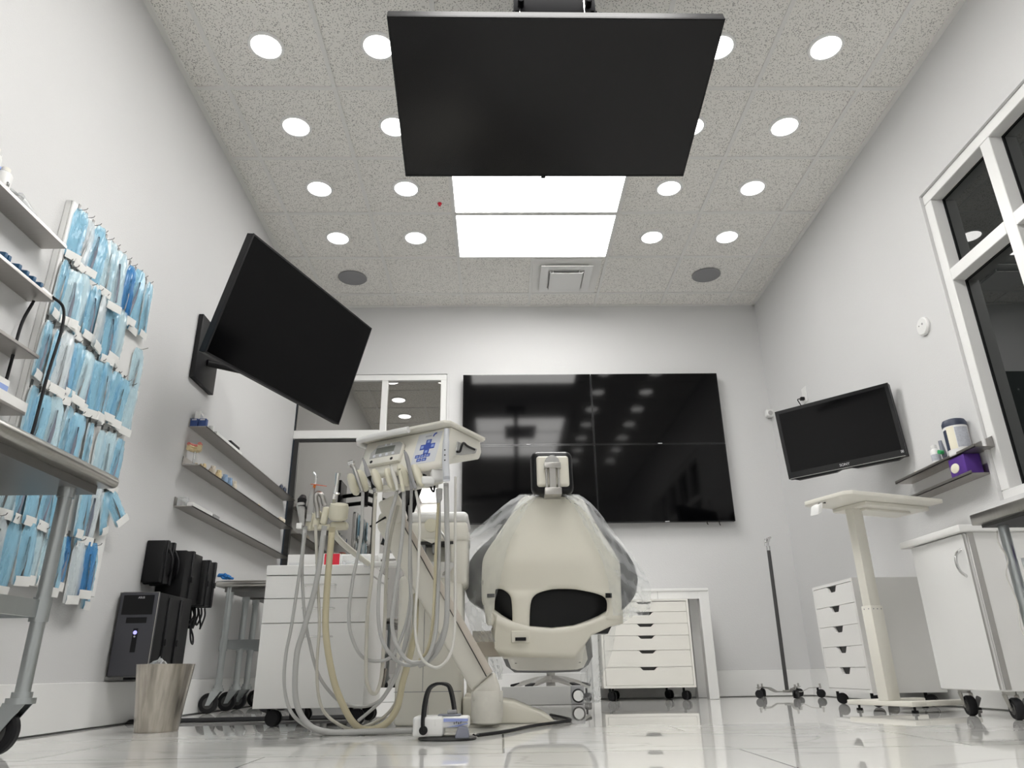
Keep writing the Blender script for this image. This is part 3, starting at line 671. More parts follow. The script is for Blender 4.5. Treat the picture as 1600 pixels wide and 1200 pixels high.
for i, (dy, lv, mm) in enumerate(cast):
    q = MB(); zz = z + .0005; xx = XL + (.058 if lv else .084)
    q.lathe([(.020, 0), (.022, .004), (.021, .018), (.014, .024)], (xx, ya + dy, zz), seg=16, sy=.8)
    for k in range(7):
        a = math.pi * (k / 6) - math.pi / 2; q.box((xx + .015 * math.cos(a), ya + dy + .014 * math.sin(a), zz + .026), (.006, .006, .012), Matrix.Rotation(a, 3, 'Z'), .001, 1)
    o = q.build('dental_cast', M[mm], None); o.scale = (1.0, 1.15, 1.55); tag(o, '%s dental cast on the middle shelf, %s from the camera, %s' % ({'plaster': 'pale', 'tooth': 'yellowish', 'paleblue': 'blue tinted'}[mm], ORD[i], 'back by the wall' if lv else 'at the front edge'), 'dental model', 'dental casts on the middle shelf')
for i, yy in enumerate((5.52, 5.58)):
    o = MB().lathe([(.018, 0), (.020, .004), (.019, .016), (.010, .022)], (XL + .084, yy, z), seg=16).build('dental_cast', M['plaster'], None); o.scale = (1, 1.2, 1.5); tag(o, 'pale cast at the far end of the middle shelf, %s the glass door' % ('second from' if i == 0 else 'nearest'), 'dental model', 'dental casts on the middle shelf')
o = MB().lathe([(.012, 0), (.012, .01), (.006, .014)], (XL + .085, 4.98, z), seg=12).build('gold_cap', M['tooth'], None); tag(o, 'tiny golden cap alone near the middle of the middle shelf', 'cap')
z = ML[2][0] + .0005; ya = ML[2][1]
t = MB().bb((XL + .012, ya + .01, z), (XL + .06, ya + .05, z + .05), .002, 1).build('clear_holder', M['clearplastic'], None); tag(t, 'clear acrylic holder at the near end of the lower shelf', 'holder')
t = MB().bb((XL + .066, ya + .012, z), (XL + .101, ya + .30, z + .022), .002, 1).build('white_tray', M['white'], None); tag(t, 'flat white tray lying at the near end of the lower shelf', 'tray')
t = MB().bb((XL + .072, ya + .32, z), (XL + .100, ya + .41, z + .020), .002, 1).build('grey_block', M['greyplastic'], None); tag(t, 'small grey block beside the flat white tray on the lower shelf', 'block')

# ------------------------------------------------------------------ pegboard with sterilization pouches
PB = XL + .002; PX = XL + .034
t = thing('pegboard', 'white slotted pegboard panel on the left wall holding many blue pouches', 'pegboard', (XL, 2.83, 0.52))
pb = MB().bb((PX - .010, 2.472, .52), (PX, 3.205, 2.012), .003, 1)
pb.bb((PB, 2.472, .52), (PX - .010, 2.490, 2.012)).bb((PB, 3.187, .52), (PX - .010, 3.205, 2.012)).bb((PB, 2.472, 1.994), (PX - .010, 3.205, 2.012))
pb.build('panel', M['white'], t)
rowsz = [1.980, 1.728, 1.456, 1.192, 0.945, 0.712]
counts = [(2.52, 3.12, 11), (2.505, 2.98, 10), (2.495, 3.15, 14), (2.50, 3.16, 13), (2.50, 3.13, 13), (2.49, 3.12, 10)]
for zi, rz in enumerate(rowsz):
    a, b, n = counts[zi]
    for i in range(n + 1):
        y = a + (b - a) * i / (n) + .012
        if y > 3.17: continue
        h = MB(); h.bb((PX, y - .028, rz + .006), (PX + .003, y - .016, rz + .038)); h.tube([(PX + .002, y - .022, rz + .010), (PX + .022, y - .022, rz + .010), (PX + .034, y - .022, rz + .013), (PX + .038, y - .022, rz + .020)], .0016, 6)
        h.build('hook', M['darkalum'], t)
rn = ['top row', 'second row', 'third row', 'fourth row', 'fifth row', 'bottom row']
def pouch(y, zt, wd, ln, film, tilt, dx, yaw, inst, rs):
    rnd = random.Random(rs); nx, nz = 7, 14; rows = []; back = []; ph = rnd.random() * 6
    for j in range(nz + 1):
        t_ = j / nz; ww = wd * (0.62 + 0.38 * min(1, t_ * 6)); rw = []; rb = []
        for i in range(nx + 1):
            s_ = i / nx * 2 - 1
            bul = (.007 * (1 - s_ * s_) * math.sin(math.pi * min(1, .08 + t_ * .92)) + rnd.uniform(-.0022, .0022) + .0025 * math.sin(4.2 * s_ + 5 * t_ + ph))
            rw.append((bul + .004, s_ * ww / 2, -t_ * ln)); rb.append((-.002 + .002 * math.sin(3 * t_ + ph), s_ * ww / 2, -t_ * ln))
        rows.append(rw); back.append(rb)
    mt = Matrix.Translation((PX + .006 + dx, y, zt)) @ Matrix.Rotation(yaw, 4, 'Z') @ Matrix.Rotation(tilt, 4, 'X')
    o = MB().sheet(rows).build('sterilization_pouch', film, None, local=True); o.matrix_world = mt; WM[o] = mt
    MB().sheet(back).build('paper_back', M['paper'], o, local=True)
    w2 = wd * .5; bd = MB().sheet([[(.0115 + .001 * math.sin(k), -w2 + wd * k / 4, -ln + .030) for k in range(5)], [(.0115 + .0015 * math.cos(k), -w2 + wd * k / 4, -ln + .016) for k in range(5)], [(.0085, -w2 + wd * k / 4, -ln - .004) for k in range(5)]])
    bd.build('seal_flap', M['paper'], o, local=True)
    if inst:
        q = MB(); l0 = -ln * .22; l1 = -ln * .86; r_ = .0055 if inst == 1 else .0090
        q.tube([(.006, .006 * math.sin(ph), l0), (.006, 0, (l0 + l1) / 2), (.005, -.006 * math.sin(ph), l1)], [r_ * .5, r_, r_ * .7], 8)
        q.build('wrapped_instrument', M['darkalum'] if inst == 1 else M['slate'], o, local=True)
    return o
skip = {(3, 8), (1, 99), (4, 7)}
ang_films = ['filmblue', 'filmpale', 'filmblue', 'filmgrey', 'filmblue', 'filmpale', 'filmblue']
fname = {'filmblue': 'blue', 'filmpale': 'pale blue', 'filmdark': 'deep blue', 'filmgrey': 'clear greyish'}
idx = 0
for zi, rz in enumerate(rowsz):
    a, b, n = counts[zi]; k = 0
    lst = [i for i in range(n) if (zi, i) not in skip]
    for i in lst:
        y = a + (b - a) * i / (n - 1) - .002; idx += 1
        fk = ang_films[(i * 3 + zi * 2) % 7]
        if zi == 0 and i in (6, 7): fk = 'filmdark'
        if zi == 0 and i == 8: fk = 'filmblue'
        if zi == 5 and i in (6, 8): fk = 'filmdark'
        wd = random.uniform(.062, .085); ln = random.uniform(.225, .262)
        if zi == 5: ln = random.uniform(.19, .25)
        if zi == 0 and i >= 5: ln = .285
        tl = random.uniform(-.07, .07)
        if zi == 4 and i == 12: tl = .75; ln = .16
        if zi == 4 and i == 11: tl = .35; ln = .18
        o = pouch(y, rz + .012 - .012 * (i % 2), wd, ln, M[fk], tl, .004 + .010 * (i % 3), random.uniform(-.45, .25), (i + zi) % 3, 100 + idx)
        tag(o, '%s sterilization pouch, %s from the left in the %s of the pegboard' % (fname[fk], ORD[k], rn[zi]), 'pouch', 'pouches hanging on the pegboard'); k += 1
pp = atx(220, 520, PX)
MB().tube([(PX + .0005, 3.150, 1.652), (PX + .03, 3.150, 1.652), (PX + .055, 3.150, 1.66)], .0018, 6).build('hook', M['alum'], t)
o = pouch(3.150, 1.655, .075, .235, M['filmpale'], .02, .006, -.2, 1, 555); tag(o, 'pale blue pouch hanging alone at the right edge of the pegboard', 'pouch', 'pouches hanging on the pegboard')

# ------------------------------------------------------------------ wheeled stainless tables
def work_table(label, xa, xb, ya, yb, ztop, lx, ly, r, thick, group=None, casters=None, railz=.45, wr=.0635, name='wheeled_work_table', wang=0.0, mtop=None, legr=.0205):
    t = thing(name, label, 'table', ((xa + xb) / 2, (ya + yb) / 2, 0), group=group)
    b = MB(); mtop = mtop or M['steel']
    b.bb((xa, ya, ztop - thick), (xb, yb, ztop), thick * .46, 4).build('table_top', mtop, t)
    b = MB().bb((xa + .05, ya + .05, ztop - thick - .028), (xb - .05, yb - .05, ztop - thick + .004)); b.build('under_channel', M['darkalum'], t)
    for x in lx:
        for y in ly:
            lg = MB().cyl((x, y, wr * 2 + .03), (x, y, ztop - thick - .001), legr, seg=20)
            lg.cyl((x, y, ztop - thick - .06), (x, y, ztop - thick), legr * 1.25, seg=20)
            lg.cyl((x, y, wr * 2 + .022), (x, y, wr * 2 + .04), legr * 1.35, seg=20); lg.build('leg', M['galv'], t)
            caster(t, (x + wr * .8 * math.sin(wang), y - wr * .8 * math.cos(wang), 0), wr, M['blackrub'], wang, top=wr * 2 + .024, width=.03, fork=M['galv'])
    q = MB(); z0, z1 = railz - .025, railz + .025
    for y in ly: q.bb((min(lx), y - .006, z0), (max(lx), y + .006, z1))
    for x in lx: q.bb((x - .006, min(ly), z0), (x + .006, max(ly), z1))
    for x in lx:
        for y in ly: q.cyl((x, y, z0 - .012), (x, y, z1 + .008), legr * 1.28, seg=20)
    q.build('cross_rail', M['galv'], t)
    return t
# near left table, mostly outside the picture
LT = work_table('stainless wheeled work table in the left foreground with thick rolled edge', XL + .03, -1.300, 0.95, 2.445, .842, [-1.665, -1.392], [1.12, 2.300], .05, .042, 'stainless work tables', railz=.398, wang=R(-90))
WT = work_table('low steel wheeled table behind the white drawer cabinet, end nearer the camera', XL + .04, -1.20, 4.49, 4.95, .735, [-1.640, -1.30], [4.56, 4.86], .04, .035, 'low steel tables in the corner', railz=.375, wr=.055, wang=R(-90), legr=.019)
W2 = work_table('low steel wheeled table behind the white drawer cabinet, end nearer the glass door', XL + .04, -1.20, 4.96, 5.50, .735, [-1.640, -1.30], [5.06, 5.42], .04, .035, 'low steel tables in the corner', railz=.375, wr=.055, wang=R(-90), legr=.019)
q = MB(); rnd = random.Random(5)
for k in range(9): q.box((-1.68 + rnd.uniform(-.02, .03), 4.535 + rnd.uniform(-.02, .03), .751 + rnd.uniform(-.002, .02)), (.035, .03, .012), Matrix.Rotation(rnd.uniform(0, 3), 3, 'Z') @ Matrix.Rotation(rnd.uniform(-.6, .6), 3, 'X'), .003)
tag(q.build('crumpled_glove', M['bluetissue'], None), 'crumpled blue glove on the near corner of the low steel table', 'glove')

# right foreground cart
def rt():
    s = (.66 - .2044) / (.80 - .2044)
    x0 = 2.05 * s; z = .66; cx, cy = atz(1518, 822, z - .035).x, atz(1518, 822, z - .035).y
    t = thing('wheeled_cart', 'dark steel wheeled cart at the right picture edge with hanging basket', 'cart', (cx + .25, cy - .35, 0))
    b = MB().bb((cx, cy - .75, z - .035), (cx + .50, cy, z), .004, 2); b.build('cart_top', M['steel'], t)
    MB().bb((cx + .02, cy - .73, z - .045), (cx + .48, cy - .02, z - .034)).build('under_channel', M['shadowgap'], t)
    lx = [cx + .065, cx + .44]; ly = [cy - .055, cy - .68]
    for x in lx:
        for y in ly:
            MB().cyl((x, y, .13), (x, y, z - .036), .0155, seg=18).build('leg', M['galv'], t)
            caster(t, (x, y - .03, 0), .05, M['blackrub'], 0.0, top=.132, width=.025, fork=M['galv'])
    q = MB(); q.bb((lx[0], ly[1], .20), (lx[1], ly[0], .215)); q.build('lower_shelf', M['galv'], t)
    # basket clipped on the far side between the legs
    bz = .42; bx0, bx1 = lx[0] + .015, lx[0] + .20; by = ly[0] - .02
    q = MB(); q.bb((bx0, by - .11, bz), (bx1, by, bz + .003)).bb((bx0, by - .11, bz), (bx1, by - .107, bz + .09)).bb((bx0, by - .003, bz), (bx1, by, bz + .09)).bb((bx0, by - .11, bz), (bx0 + .003, by, bz + .09)).bb((bx1 - .003, by - .11, bz), (bx1, by, bz + .09))
    q.bb((bx0 - .02, by - .06, bz + .02), (bx0 + .001, by - .04, bz + .04)); q.build('clear_basket', M['clearplastic'], t)
    o = carton('glove_carton', 'purple glove carton in the clear basket of the right cart', (bx0 + .085, by - .055, bz + .0035), (.13, .07, .13), M['purple'])
    w1 = MB().tube(spline([(lx[0] - .022, ly[0], z - .06), (lx[0] - .035, ly[0] - .01, z - .10), (lx[0] - .02, ly[0] - .01, z - .15), (lx[0] - .03, ly[0], z - .20), (lx[0] - .018, ly[0], z - .28), (lx[0] - .028, ly[0], z - .36), (lx[0] - .012, ly[0] - .02, z - .40), (lx[0] + .06, ly[0] - .03, z - .405), (lx[0] + .10, ly[0] - .1, z - .41)]), .0022, 6)
    o = w1.build('white_cable', M['whitetube'], None); tag(o, 'thin cable hanging beside the leg of the right cart', 'cable')
    return t
rt()

# ------------------------------------------------------------------ computer and cases on the left wall
t = thing('computer_tower', 'slate grey computer tower with blue power light mounted on left wall', 'computer', (-1.657, 3.655, .205))
MB().bb((-.087, -.175, 0), (.087, .19, .36), .004).build('case', M['black'], t, local=True)
MB().bb((-.089, -.194, -.003), (.089, -.172, .363), .010, 3).build('front_panel', M['pcgrey'], t, local=True)
q = MB()
q.tube([(-.088, -.192, .0), (-.088, -.192, .36), (.088, -.192, .36), (.088, -.192, 0)], .0022, 8, closed=True); q.build('silver_edge', M['alum'], t, local=True)
MB().bb((-.070, -.1965, .262), (.070, -.1935, .348), .001, 1).bb((-.042, -.1965, .225), (.050, -.1935, .250), .001, 1).build('drive_bay', M['black'], t, local=True)
MB().bb((-.002, -.1965, .100), (.020, -.1935, .202), .001, 1).build('port_strip', M['black'], t, local=True)
MB().cyl((.009, -.1965, .184), (.009, -.1985, .184), .0085, seg=18).build('power_button', M['blueled'], t, local=True)
MB().cyl((.009, -.1965, .167), (.009, -.198, .167), .004, seg=12).build('indicator', M['ink'], t, local=True)
text_mesh('ASUS', .013, 'lettering', M['ink'], t, Matrix.Translation((.012, -.1968, .336)) @ Matrix.Rotation(R(90), 4, 'X'))
q = MB()
for yy in (-.07, .06): q.bb((.086, yy - .012, -.02), (.094, yy + .012, .345), .002, 1); q.bb((.094, yy - .008, .13), (.101, yy + .008, .16), .002, 1)
q.bb((-.06, -.09, -.014), (.09, .14, -.004)).bb((.02, -.12, -.03), (.06, -.07, -.004)).bb((-.099, -.1, .05), (-.086, .15, .30)); q.build('wall_holder', M['blackrub'], t, local=True)
t = thing('wall_case', 'small black padded case on the left wall above the computer tower', 'case', (-1.70, 3.72, .630))
MB().bb((-.055, -.075, 0), (.035, .065, .205), .006).build('case', M['black'], t, local=True)
for yy in (-.035, .035):
    q = MB(); q.bb((-.056, yy - .012, -.004), (.041, yy + .012, .209), .003, 1); q.tube(spline([(.041, yy, .17), (.062, yy + .01, .12), (.060, yy + .02, .07), (.041, yy + .05, .04)]), .006, 8); q.build('strap', M['blackrub'], t, local=True)
t = thing('wall_case', 'large black equipment case with straps and cables on left wall, right of small case', 'case', (-1.675, 4.00, .555))
MB().bb((-.08, -.19, 0), (.055, .03, .255), .006).build('case', M['black'], t, local=True)
MB().bb((-.08, .035, .0), (.075, .20, .235), .006).build('side_case', M['black'], t, local=True)
for yy in (-.10, .08, .165):
    q = MB(); q.bb((-.08, yy - .012, -.004), (.082 if yy > 0 else .062, yy + .012, .262 if yy < 0 else .241), .003, 1); q.bb((.08 if yy > 0 else .06, yy - .01, .10), (.089 if yy > 0 else .069, yy + .01, .13), .002, 1); q.build('strap', M['blackrub'], t, local=True)
q = MB(); rnd = random.Random(3)
for k in range(6):
    y0 = -.05 + .05 * k; q.tube(spline([(.0, y0, .005), (.01 + .01 * (k % 2), y0 + .01, -.05 - .02 * (k % 3)), (.005, y0 + .05, -.09 - .015 * (k % 2)), (.01, y0 + .08, -.04), (.0, y0 + .09, .004)]), .005, 8)
q.tube(spline([(.0, .1, .0), (.01, .10, -.10), (.01, .13, -.17), (.0, .19, -.19), (-.02, .23, -.15), (-.045, .24, -.10)]), .005, 8)
q.box((-.048, .24, -.085), (.035, .035, .045), None, .004)
q.build('cable_bundle', M['blackrub'], t, local=True)
o = MB().bb((XL + .0005, 4.19, .43), (XL + .007, 4.27, .55), .002, 1).build('wall_outlet', M['white'], None); tag(o, 'white wall outlet with black plug beside the low steel table', 'outlet')

# waste bin
t = thing('waste_bin', 'brushed stainless oval waste bin flaring upward on the floor by left wall', 'bin', (-1.375, 3.20, 0))
prof = [(.078, 0), (.080, .002), (.093, .12), (.109, .247), (.1095, .25), (.105, .249), (.088, .12), (.076, .006)]
MB().lathe(prof, (0, 0, 0), seg=44, sx=1.0, sy=1.12).build('bin_body', M['binsteel'], t, local=True)
rnd = random.Random(9); rows = []
for j in range(7):
    rows.append([(-.012 + .06 * (i / 8 - .5) + rnd.uniform(-.006, .006), -.075 + .06 * (j / 6), .244 + .028 * math.sin(math.pi * i / 8) * math.sin(math.pi * j / 6) + rnd.uniform(-.006, .008)) for i in range(9)])
MB().sheet(rows).build('liner', M['drape'], t, local=True)
MB().box((-.022, -.083, .125), (.0012, .014, .245), Matrix.Rotation(.06, 3, 'X')).build('seam', M['darkpole'], t, local=True)

# cable cover strip on the floor
o = MB().prism([(-1.735, 3.70, 0.0005), (-1.735, 3.70, .006), (-1.735, 3.73, .017), (-1.735, 3.78, .017), (-1.735, 3.81, .006), (-1.735, 3.81, 0.0005)], (1.10, .12, 0)).build('cable_cover', M['blackrub'], None); tag(o, 'black rubber cable cover lying across the floor behind the white cabinet', 'cable cover')

# ------------------------------------------------------------------ white drawer cabinet
ca = 0.0; t = thing('drawer_cabinet', 'white three drawer cabinet on black casters behind the hanging dental hoses', 'cabinet', (-.805, 3.30, 0), ca)
hw = .230; z0, z1 = .072, .613
MB().bb((-hw, .018, z0), (hw, .44, z1), .002, 1).build('carcass', M['laminate'], t, local=True)
MB().bb((-hw - .003, -.004, z1 + .0005), (hw + .003, .445, z1 + .044), .003, 1).build('worktop', M['laminate'], t, local=True)
for (a, b) in ((.072, .409), (.412, .512), (.515, .611)):
    d = MB().bb((-hw, 0, a), (hw, .0165, b), .0012, 1).build('drawer', M['laminate'], t, local=True)
    hz = b - .056 if b < .6 else b - .042
    if b == .512: hz = b - .042
    MB().tube([(-.055, 0, hz), (-.055, -.022, hz), (.080, -.022, hz), (.080, 0, hz)], .004, 8).build('handle', M['chrome'], d, local=True)
for (x, y) in ((-.155, .06), (.195, .06), (-.10, .36), (.195, .38)):
    w_ = WM[t] @ Vector((x, y, 0)); caster(t, w_, .033, M['blackrub'], R(75), twin=True, top=.0725, width=.018)
MB().bb((-.10, .10, .022), (-.05, .16, .073)).build('lock_foot', M['black'], t, local=True)
def oncab(x, y): return WM[t] @ Vector((x, y, z1 + .045))
c = oncab(-.09, .14); carton('white_carton', 'plain white carton on the near left corner of the drawer cabinet', c, (.155, .12, .058), M['laminate'], ca, extra=[('print_line', (-.07, -.0606, .012), (-.005, -.0601, .0135), M['dusty']), ('print_line', (-.07, -.0606, .018), (-.02, -.0601, .0195), M['dusty']), ('print_line', (.05, -.0606, .016), (.07, -.0601, .022), M['dusty'])])
c = oncab(.035, .10); o = carton('red_carton', 'red and white carton beside the white carton on the drawer cabinet', c, (.075, .06, .060), M['white'], ca, extra=[('red_face', (-.032, -.0308, .002), (.037, -.0302, .058), M['red'])])
c = oncab(.135, .11); q = MB()
o = q.box((0, 0, .014), (.10, .08, .028), None, .004).build('clear_case', M['clearplastic'], None, local=True); o.location = c; o.rotation_euler = (0, 0, ca); tag(o, 'clear plastic case right of the red carton on the drawer cabinet', 'box')
c = oncab(.125, .22); o = MB().box((0, 0, .036), (.21, .10, .072), None, .012, 3).build('tissue_dispenser', M['white'], None, local=True); o.location = c; o.rotation_euler = (0, 0, ca); tag(o, 'long white rounded dispenser box at the back of the drawer cabinet', 'dispenser')

# ------------------------------------------------------------------ cuspidor column with assistant arm
t = thing('cuspidor_unit', 'cream dental water column with white top and bowl behind the delivery arm', 'dental unit', (-.30, 3.40, 0))
CU = t
MB().bb((-.44, 3.25, .0), (-.165, 3.55, .60), .018, 3).build('column', M['cream'], t)
q = MB().bb((-.442, 3.2485, .128), (-.163, 3.26, .1305)).bb((-.325, 3.2485, .1305), (-.323, 3.26, .59)).bb((-.30, 3.2485, .0), (-.298, 3.26, .128)); q.build('panel_seam', M['greyplastic'], t)
q = MB().bb((-.435, 3.33, .56), (-.145, 3.56, .80), .025, 3).bb((-.225, 3.245, .56), (-.145, 3.40, .80), .02, 3); q.build('tower', M['cream'], t)
q = MB().bb((-.405, 3.235, .745), (-.142, 3.56, .835), .02, 3); q.build('head', M['cream'], t)
q = MB().bb((-.407, 3.232, .828), (-.140, 3.562, .880), .024, 4); q.build('lid', M['white'], t)
MB().bb((-.37, 3.245, .733), (-.205, 3.33, .746)).build('recess_shade', M['shadowgap'], t)  # dark slab paints the shade in the slot under the head
MB().bb((-.36, 3.25, .70), (-.33, 3.30, .735), .004).bb((-.30, 3.25, .695), (-.27, 3.30, .735), .004).build('nozzle', M['greyplastic'], t)
MB().lathe([(.030, 0), (.030, .008), (.001, .010)], (-.305, 3.234, .815), (0, -1, 0), 24).build('badge', M['ivory'], t)
MB().prism([(-.345, 3.234, .755), (-.255, 3.234, .755), (-.30, 3.234, .735)], (0, -.006, 0)).build('drip_guide', M['cream'], t)
MB().lathe([(.02, 0), (.055, .006), (.095, .055), (.100, .065), (.095, .066), (.085, .05), (.05, .012), (.01, .008)], (-.28, 3.29, .585), seg=32).build('bowl', M['white'], t)
q = MB().tube(spline([at(683, 823, 3.23), at(695, 840, 3.2), at(702, 865, 3.2), at(699, 890, 3.22), at(688, 900, 3.25)]), .006, 10); q.build('fill_spout', M['alum'], t)
q = MB().bb((-.60, 3.245, .638), (-.41, 3.285, .662), .006); q.build('assistant_arm', M['white'], t)
arm_end = Vector((-.595, 3.265, .65)); hold = at(512, 828, 2.86)
MB().tube(spline([arm_end + Vector((.02, 0, 0)), at(556, 866, 3.10), at(530, 844, 2.93), hold + Vector((0.02, .02, 0))]), .012, 12).build('assistant_link', M['cream'], t)
q = MB(); hp = [(484, 815), (495, 812), (508, 806), (530, 802)]
for i, (u, v_) in enumerate(hp[:3]):
    a = at(u, v_, 2.84); q.box(a, (.026, .03, .07), Matrix.Rotation(.12, 3, 'Y'), .008, 3)
a = at(529, 801, 2.82); b = at(530, 822, 2.85)
q.lathe([(.030, -.028), (.037, -.02), (.038, .02), (.034, .034), (.02, .036)], a, (.1, -.35, .9), 28)
q.box(b, (.07, .04, .03), None, .01, 3)
q.box((at(487, 824, 2.85) + at(530, 824, 2.85)) / 2, (.13, .03, .022), None, .006)
q.build('instrument_holder', M['ivory'], t)

# instruments on the assistant holder, each with its own hose
def hose(pts, r, m, parent, name='hose', y0=2.8, y1=2.9):
    n = len(pts); P_ = []
    for i, p in enumerate(pts):
        f_ = i / (n - 1)
        if len(p) == 3: P_.append(at(*p))
        else: P_.append(at(p[0], p[1], y0 + (y1 - y0) * f_))
    for p in P_: p.z = max(p.z, r + .0008)
    return MB().tube(spline(P_, 6), r, 10).build(name, m, parent)
g_ = 'instruments on the assistant holder'
a = at(470, 815, 2.80); o = MB().tube([at(472, 822, 2.80), at(471, 806, 2.80), at(470, 790, 2.80), at(470, 786, 2.80)], [.009, .012, .017, .015], 14).build('suction_tip', M['greytube'], None); tag(o, 'grey saliva suction wand, leftmost instrument in the assistant holder', 'dental instrument', g_)
MB().tube([at(471, 792, 2.795), at(472, 781, 2.80), at(474, 776, 2.81)], [.016, .018, .012], 12).build('suction_valve', M['blackrub'], o)
MB().box(at(468, 822, 2.80), (.022, .02, .022), None, .003).build('white_clip', M['white'], o)
hose([(476, 824), (470, 880), (456, 975), (447, 1021), (444, 1067), (452, 1107), (473, 1131), (508, 1146), (545, 1149), (600, 1147), (650, 1141)], .0062, M['greytube'], o, y0=2.80, y1=2.85)
o = MB().tube([at(482, 815, 2.82), at(485, 790, 2.82), at(488, 772, 2.82), at(490, 762, 2.82)], [.010, .012, .010, .006], 14).build('curing_light', M['greytube'], None); tag(o, 'dental curing light with orange shield in the assistant holder', 'dental instrument', g_)
MB().cyl(at(490, 764, 2.82), at(492, 757, 2.82), .0055, seg=12).build('amber_neck', M['amber'], o)
MB().lathe([(.002, -.002), (.032, -.001), (.032, .001), (.002, .002)], at(498, 758, 2.82), (.15, -.2, 1), 26).build('orange_shield', M['orange'], o)
MB().tube([at(492, 757, 2.82), at(494, 747, 2.82), at(494, 743, 2.82), at(490, 738, 2.82)], [.004, .0042, .0042, .003], 10).build('light_guide', M['chrome'], o)
hose([(478, 822), (472, 885), (476, 960), (484, 1005), (497, 1053), (519, 1085), (540, 1100), (567, 1104), (593, 1095), (612, 1067), (621, 1045), (636, 1000), (641, 950), (641, 900, 3.05)], .0062, M['greytube'], o, y0=2.82, y1=2.98)
o = MB().tube(spline([at(497, 812, 2.83), at(496, 795, 2.83), at(493, 778, 2.82), at(497, 771, 2.82), at(503, 775, 2.82), at(507, 790, 2.83)]), .010, 12).build('hooked_evacuator', M['alum'], None); tag(o, 'silver hooked suction handle, middle of the assistant holder', 'dental instrument', g_)
hose([(493, 820), (497, 920), (499, 979), (495, 1043), (499, 1093), (513, 1120), (545, 1139), (567, 1136), (600, 1120), (620, 1093), (633, 1040), (645, 980), (647, 930, 3.1)], .0058, M['warmtube'], o, y0=2.80, y1=2.98)
o = MB().tube([at(508, 818, 2.84), at(510, 800, 2.84), at(511, 792, 2.84)], [.011, .010, .008], 14).build('air_syringe', M['greytube'], None); tag(o, 'grey syringe body between hooked handle and silver tube in assistant holder', 'dental instrument', g_)
hose([(507, 822), (495, 907), (476, 979), (464, 1021), (461, 1080), (468, 1112), (487, 1136), (519, 1148), (567, 1149), (644, 1142)], .0105, M['greytube'], o, y0=2.79, y1=2.84)
o = MB().tube([at(521, 790, 2.81), at(524, 770, 2.80), at(526, 755, 2.79), at(528, 739, 2.78)], [.0085, .0085, .007, .0105], 16).build('suction_tube', M['chrome'], None); tag(o, 'long silver suction tube in the round cream cup of the assistant holder', 'dental instrument', g_)
MB().lathe([(.010, -.004), (.013, 0), (.010, .004)], at(526, 771, 2.80), (.1, -.3, 1), 16).build('collar', M['chrome'], o)
hose([(519, 824), (511, 920), (509, 987), (519, 1053), (532, 1093), (551, 1128), (572, 1141), (601, 1132), (620, 1107), (629, 1067), (640, 1027), (648, 985), (650, 930, 3.1)], .0125, M['yellowtube'], o, y0=2.80, y1=2.98)

# ------------------------------------------------------------------ dental chair
t = thing('dental_chair', 'cream dental chair seen from behind with charcoal upholstery and headrest', 'dental chair', (.24, 3.45, 0))
CH = t
def rows_px(lst, n, yf, bul=.0):
    out = []
    for (v_, ul, ur) in lst:
        r_ = []
        for i in range(n + 1):
            s_ = i / n; u = ul + (ur - ul) * s_; q_ = 2 * s_ - 1
            r_.append(at(u, v_, yf(v_) - bul * (1 - q_ * q_ * q_ * q_) * (1 if abs(q_) < .999 else 0)))
        out.append(r_)
    return out
def ysh(v_): return 3.42 + .10 * (max(0, 900 - v_) / 120.0) ** 1.2 * .5 
shell = [(776, 824, 902), (779, 817, 908), (784, 811, 914), (796, 804, 919.5), (808, 797, 925), (827, 784, 937), (845, 772, 949), (858, 762.5, 957.5), (869, 756, 965), (877, 753.6, 968.3), (884, 753, 970), (905, 752, 970.5), (921, 752, 971)]
U0 = [752, 758, 766, 774, 779, 784, 797, 810, 823, 836, 849, 862, 881, 900, 914, 928, 942, 956, 971]
def bulge(v_): return .035 * (1 - min(1, max(0, (v_ - 862) / 52.0)) ** 2)
sm = MB(); rws = []
for (v_, ul, ur) in shell:
    r_ = []
    for u0 in U0:
        s_ = (u0 - 752) / 219.0; q_ = 2 * s_ - 1; r_.append(at(ul + (ur - ul) * s_, v_, ysh(v_) - bulge(v_) * (1 - q_ ** 4)))
    rws.append(r_)
sm.sheet(rws)
def lower(i0, i1, lst, yf):
    r_ = [[at(u, 921, 3.42) for u in U0[i0:i1 + 1]]]
    for (v_, ul, ur) in lst: r_.append([at(ul + (ur - ul) * k / (i1 - i0), v_, yf(v_) - (.010 if 0 < k < i1 - i0 else 0) * min(1, (v_ - 921) / 12.0)) for k in range(i1 - i0 + 1)])
    sm.sheet(r_)
lower(0, 3, [(926, 752, 774), (934, 752, 774), (942, 753, 773), (950, 757, 772.5), (964, 759, 772), (978, 760, 772)], lambda v_: 3.42)
lower(5, 11, [(924, 790, 848), (928, 795, 838), (934, 798.5, 831.5), (943, 800, 828.5), (962, 801, 827), (985, 801, 827), (1002, 801, 827)], lambda v_: 3.42 + .015 * (v_ - 921) / 80)
lower(13, 18, [(925, 922, 971), (930, 943, 971), (938, 948.5, 971), (950, 949, 971), (959, 947, 970), (969, 941, 968.5)], lambda v_: 3.42)
sm.weld(.0006)
sm.build('back_shell', M['shell'], t, solid=.018, sub=1, off=0)
up = [(779, 813, 910), (784, 806, 918), (800, 797, 930), (813, 790, 938), (835, 774, 955), (855, 751, 973), (866, 741, 981), (877, 734, 988), (888, 729, 993), (905, 726, 996.5), (920, 726, 995), (932, 730, 991), (941, 737, 985), (949, 750, 977), (965, 768, 962), (990, 778, 950)]
fr_ = rows_px(up, 20, lambda v_: ysh(v_) + .11, .055); bk = [[p + Vector((0, .10, .0)) for p in r_] for r_ in fr_]
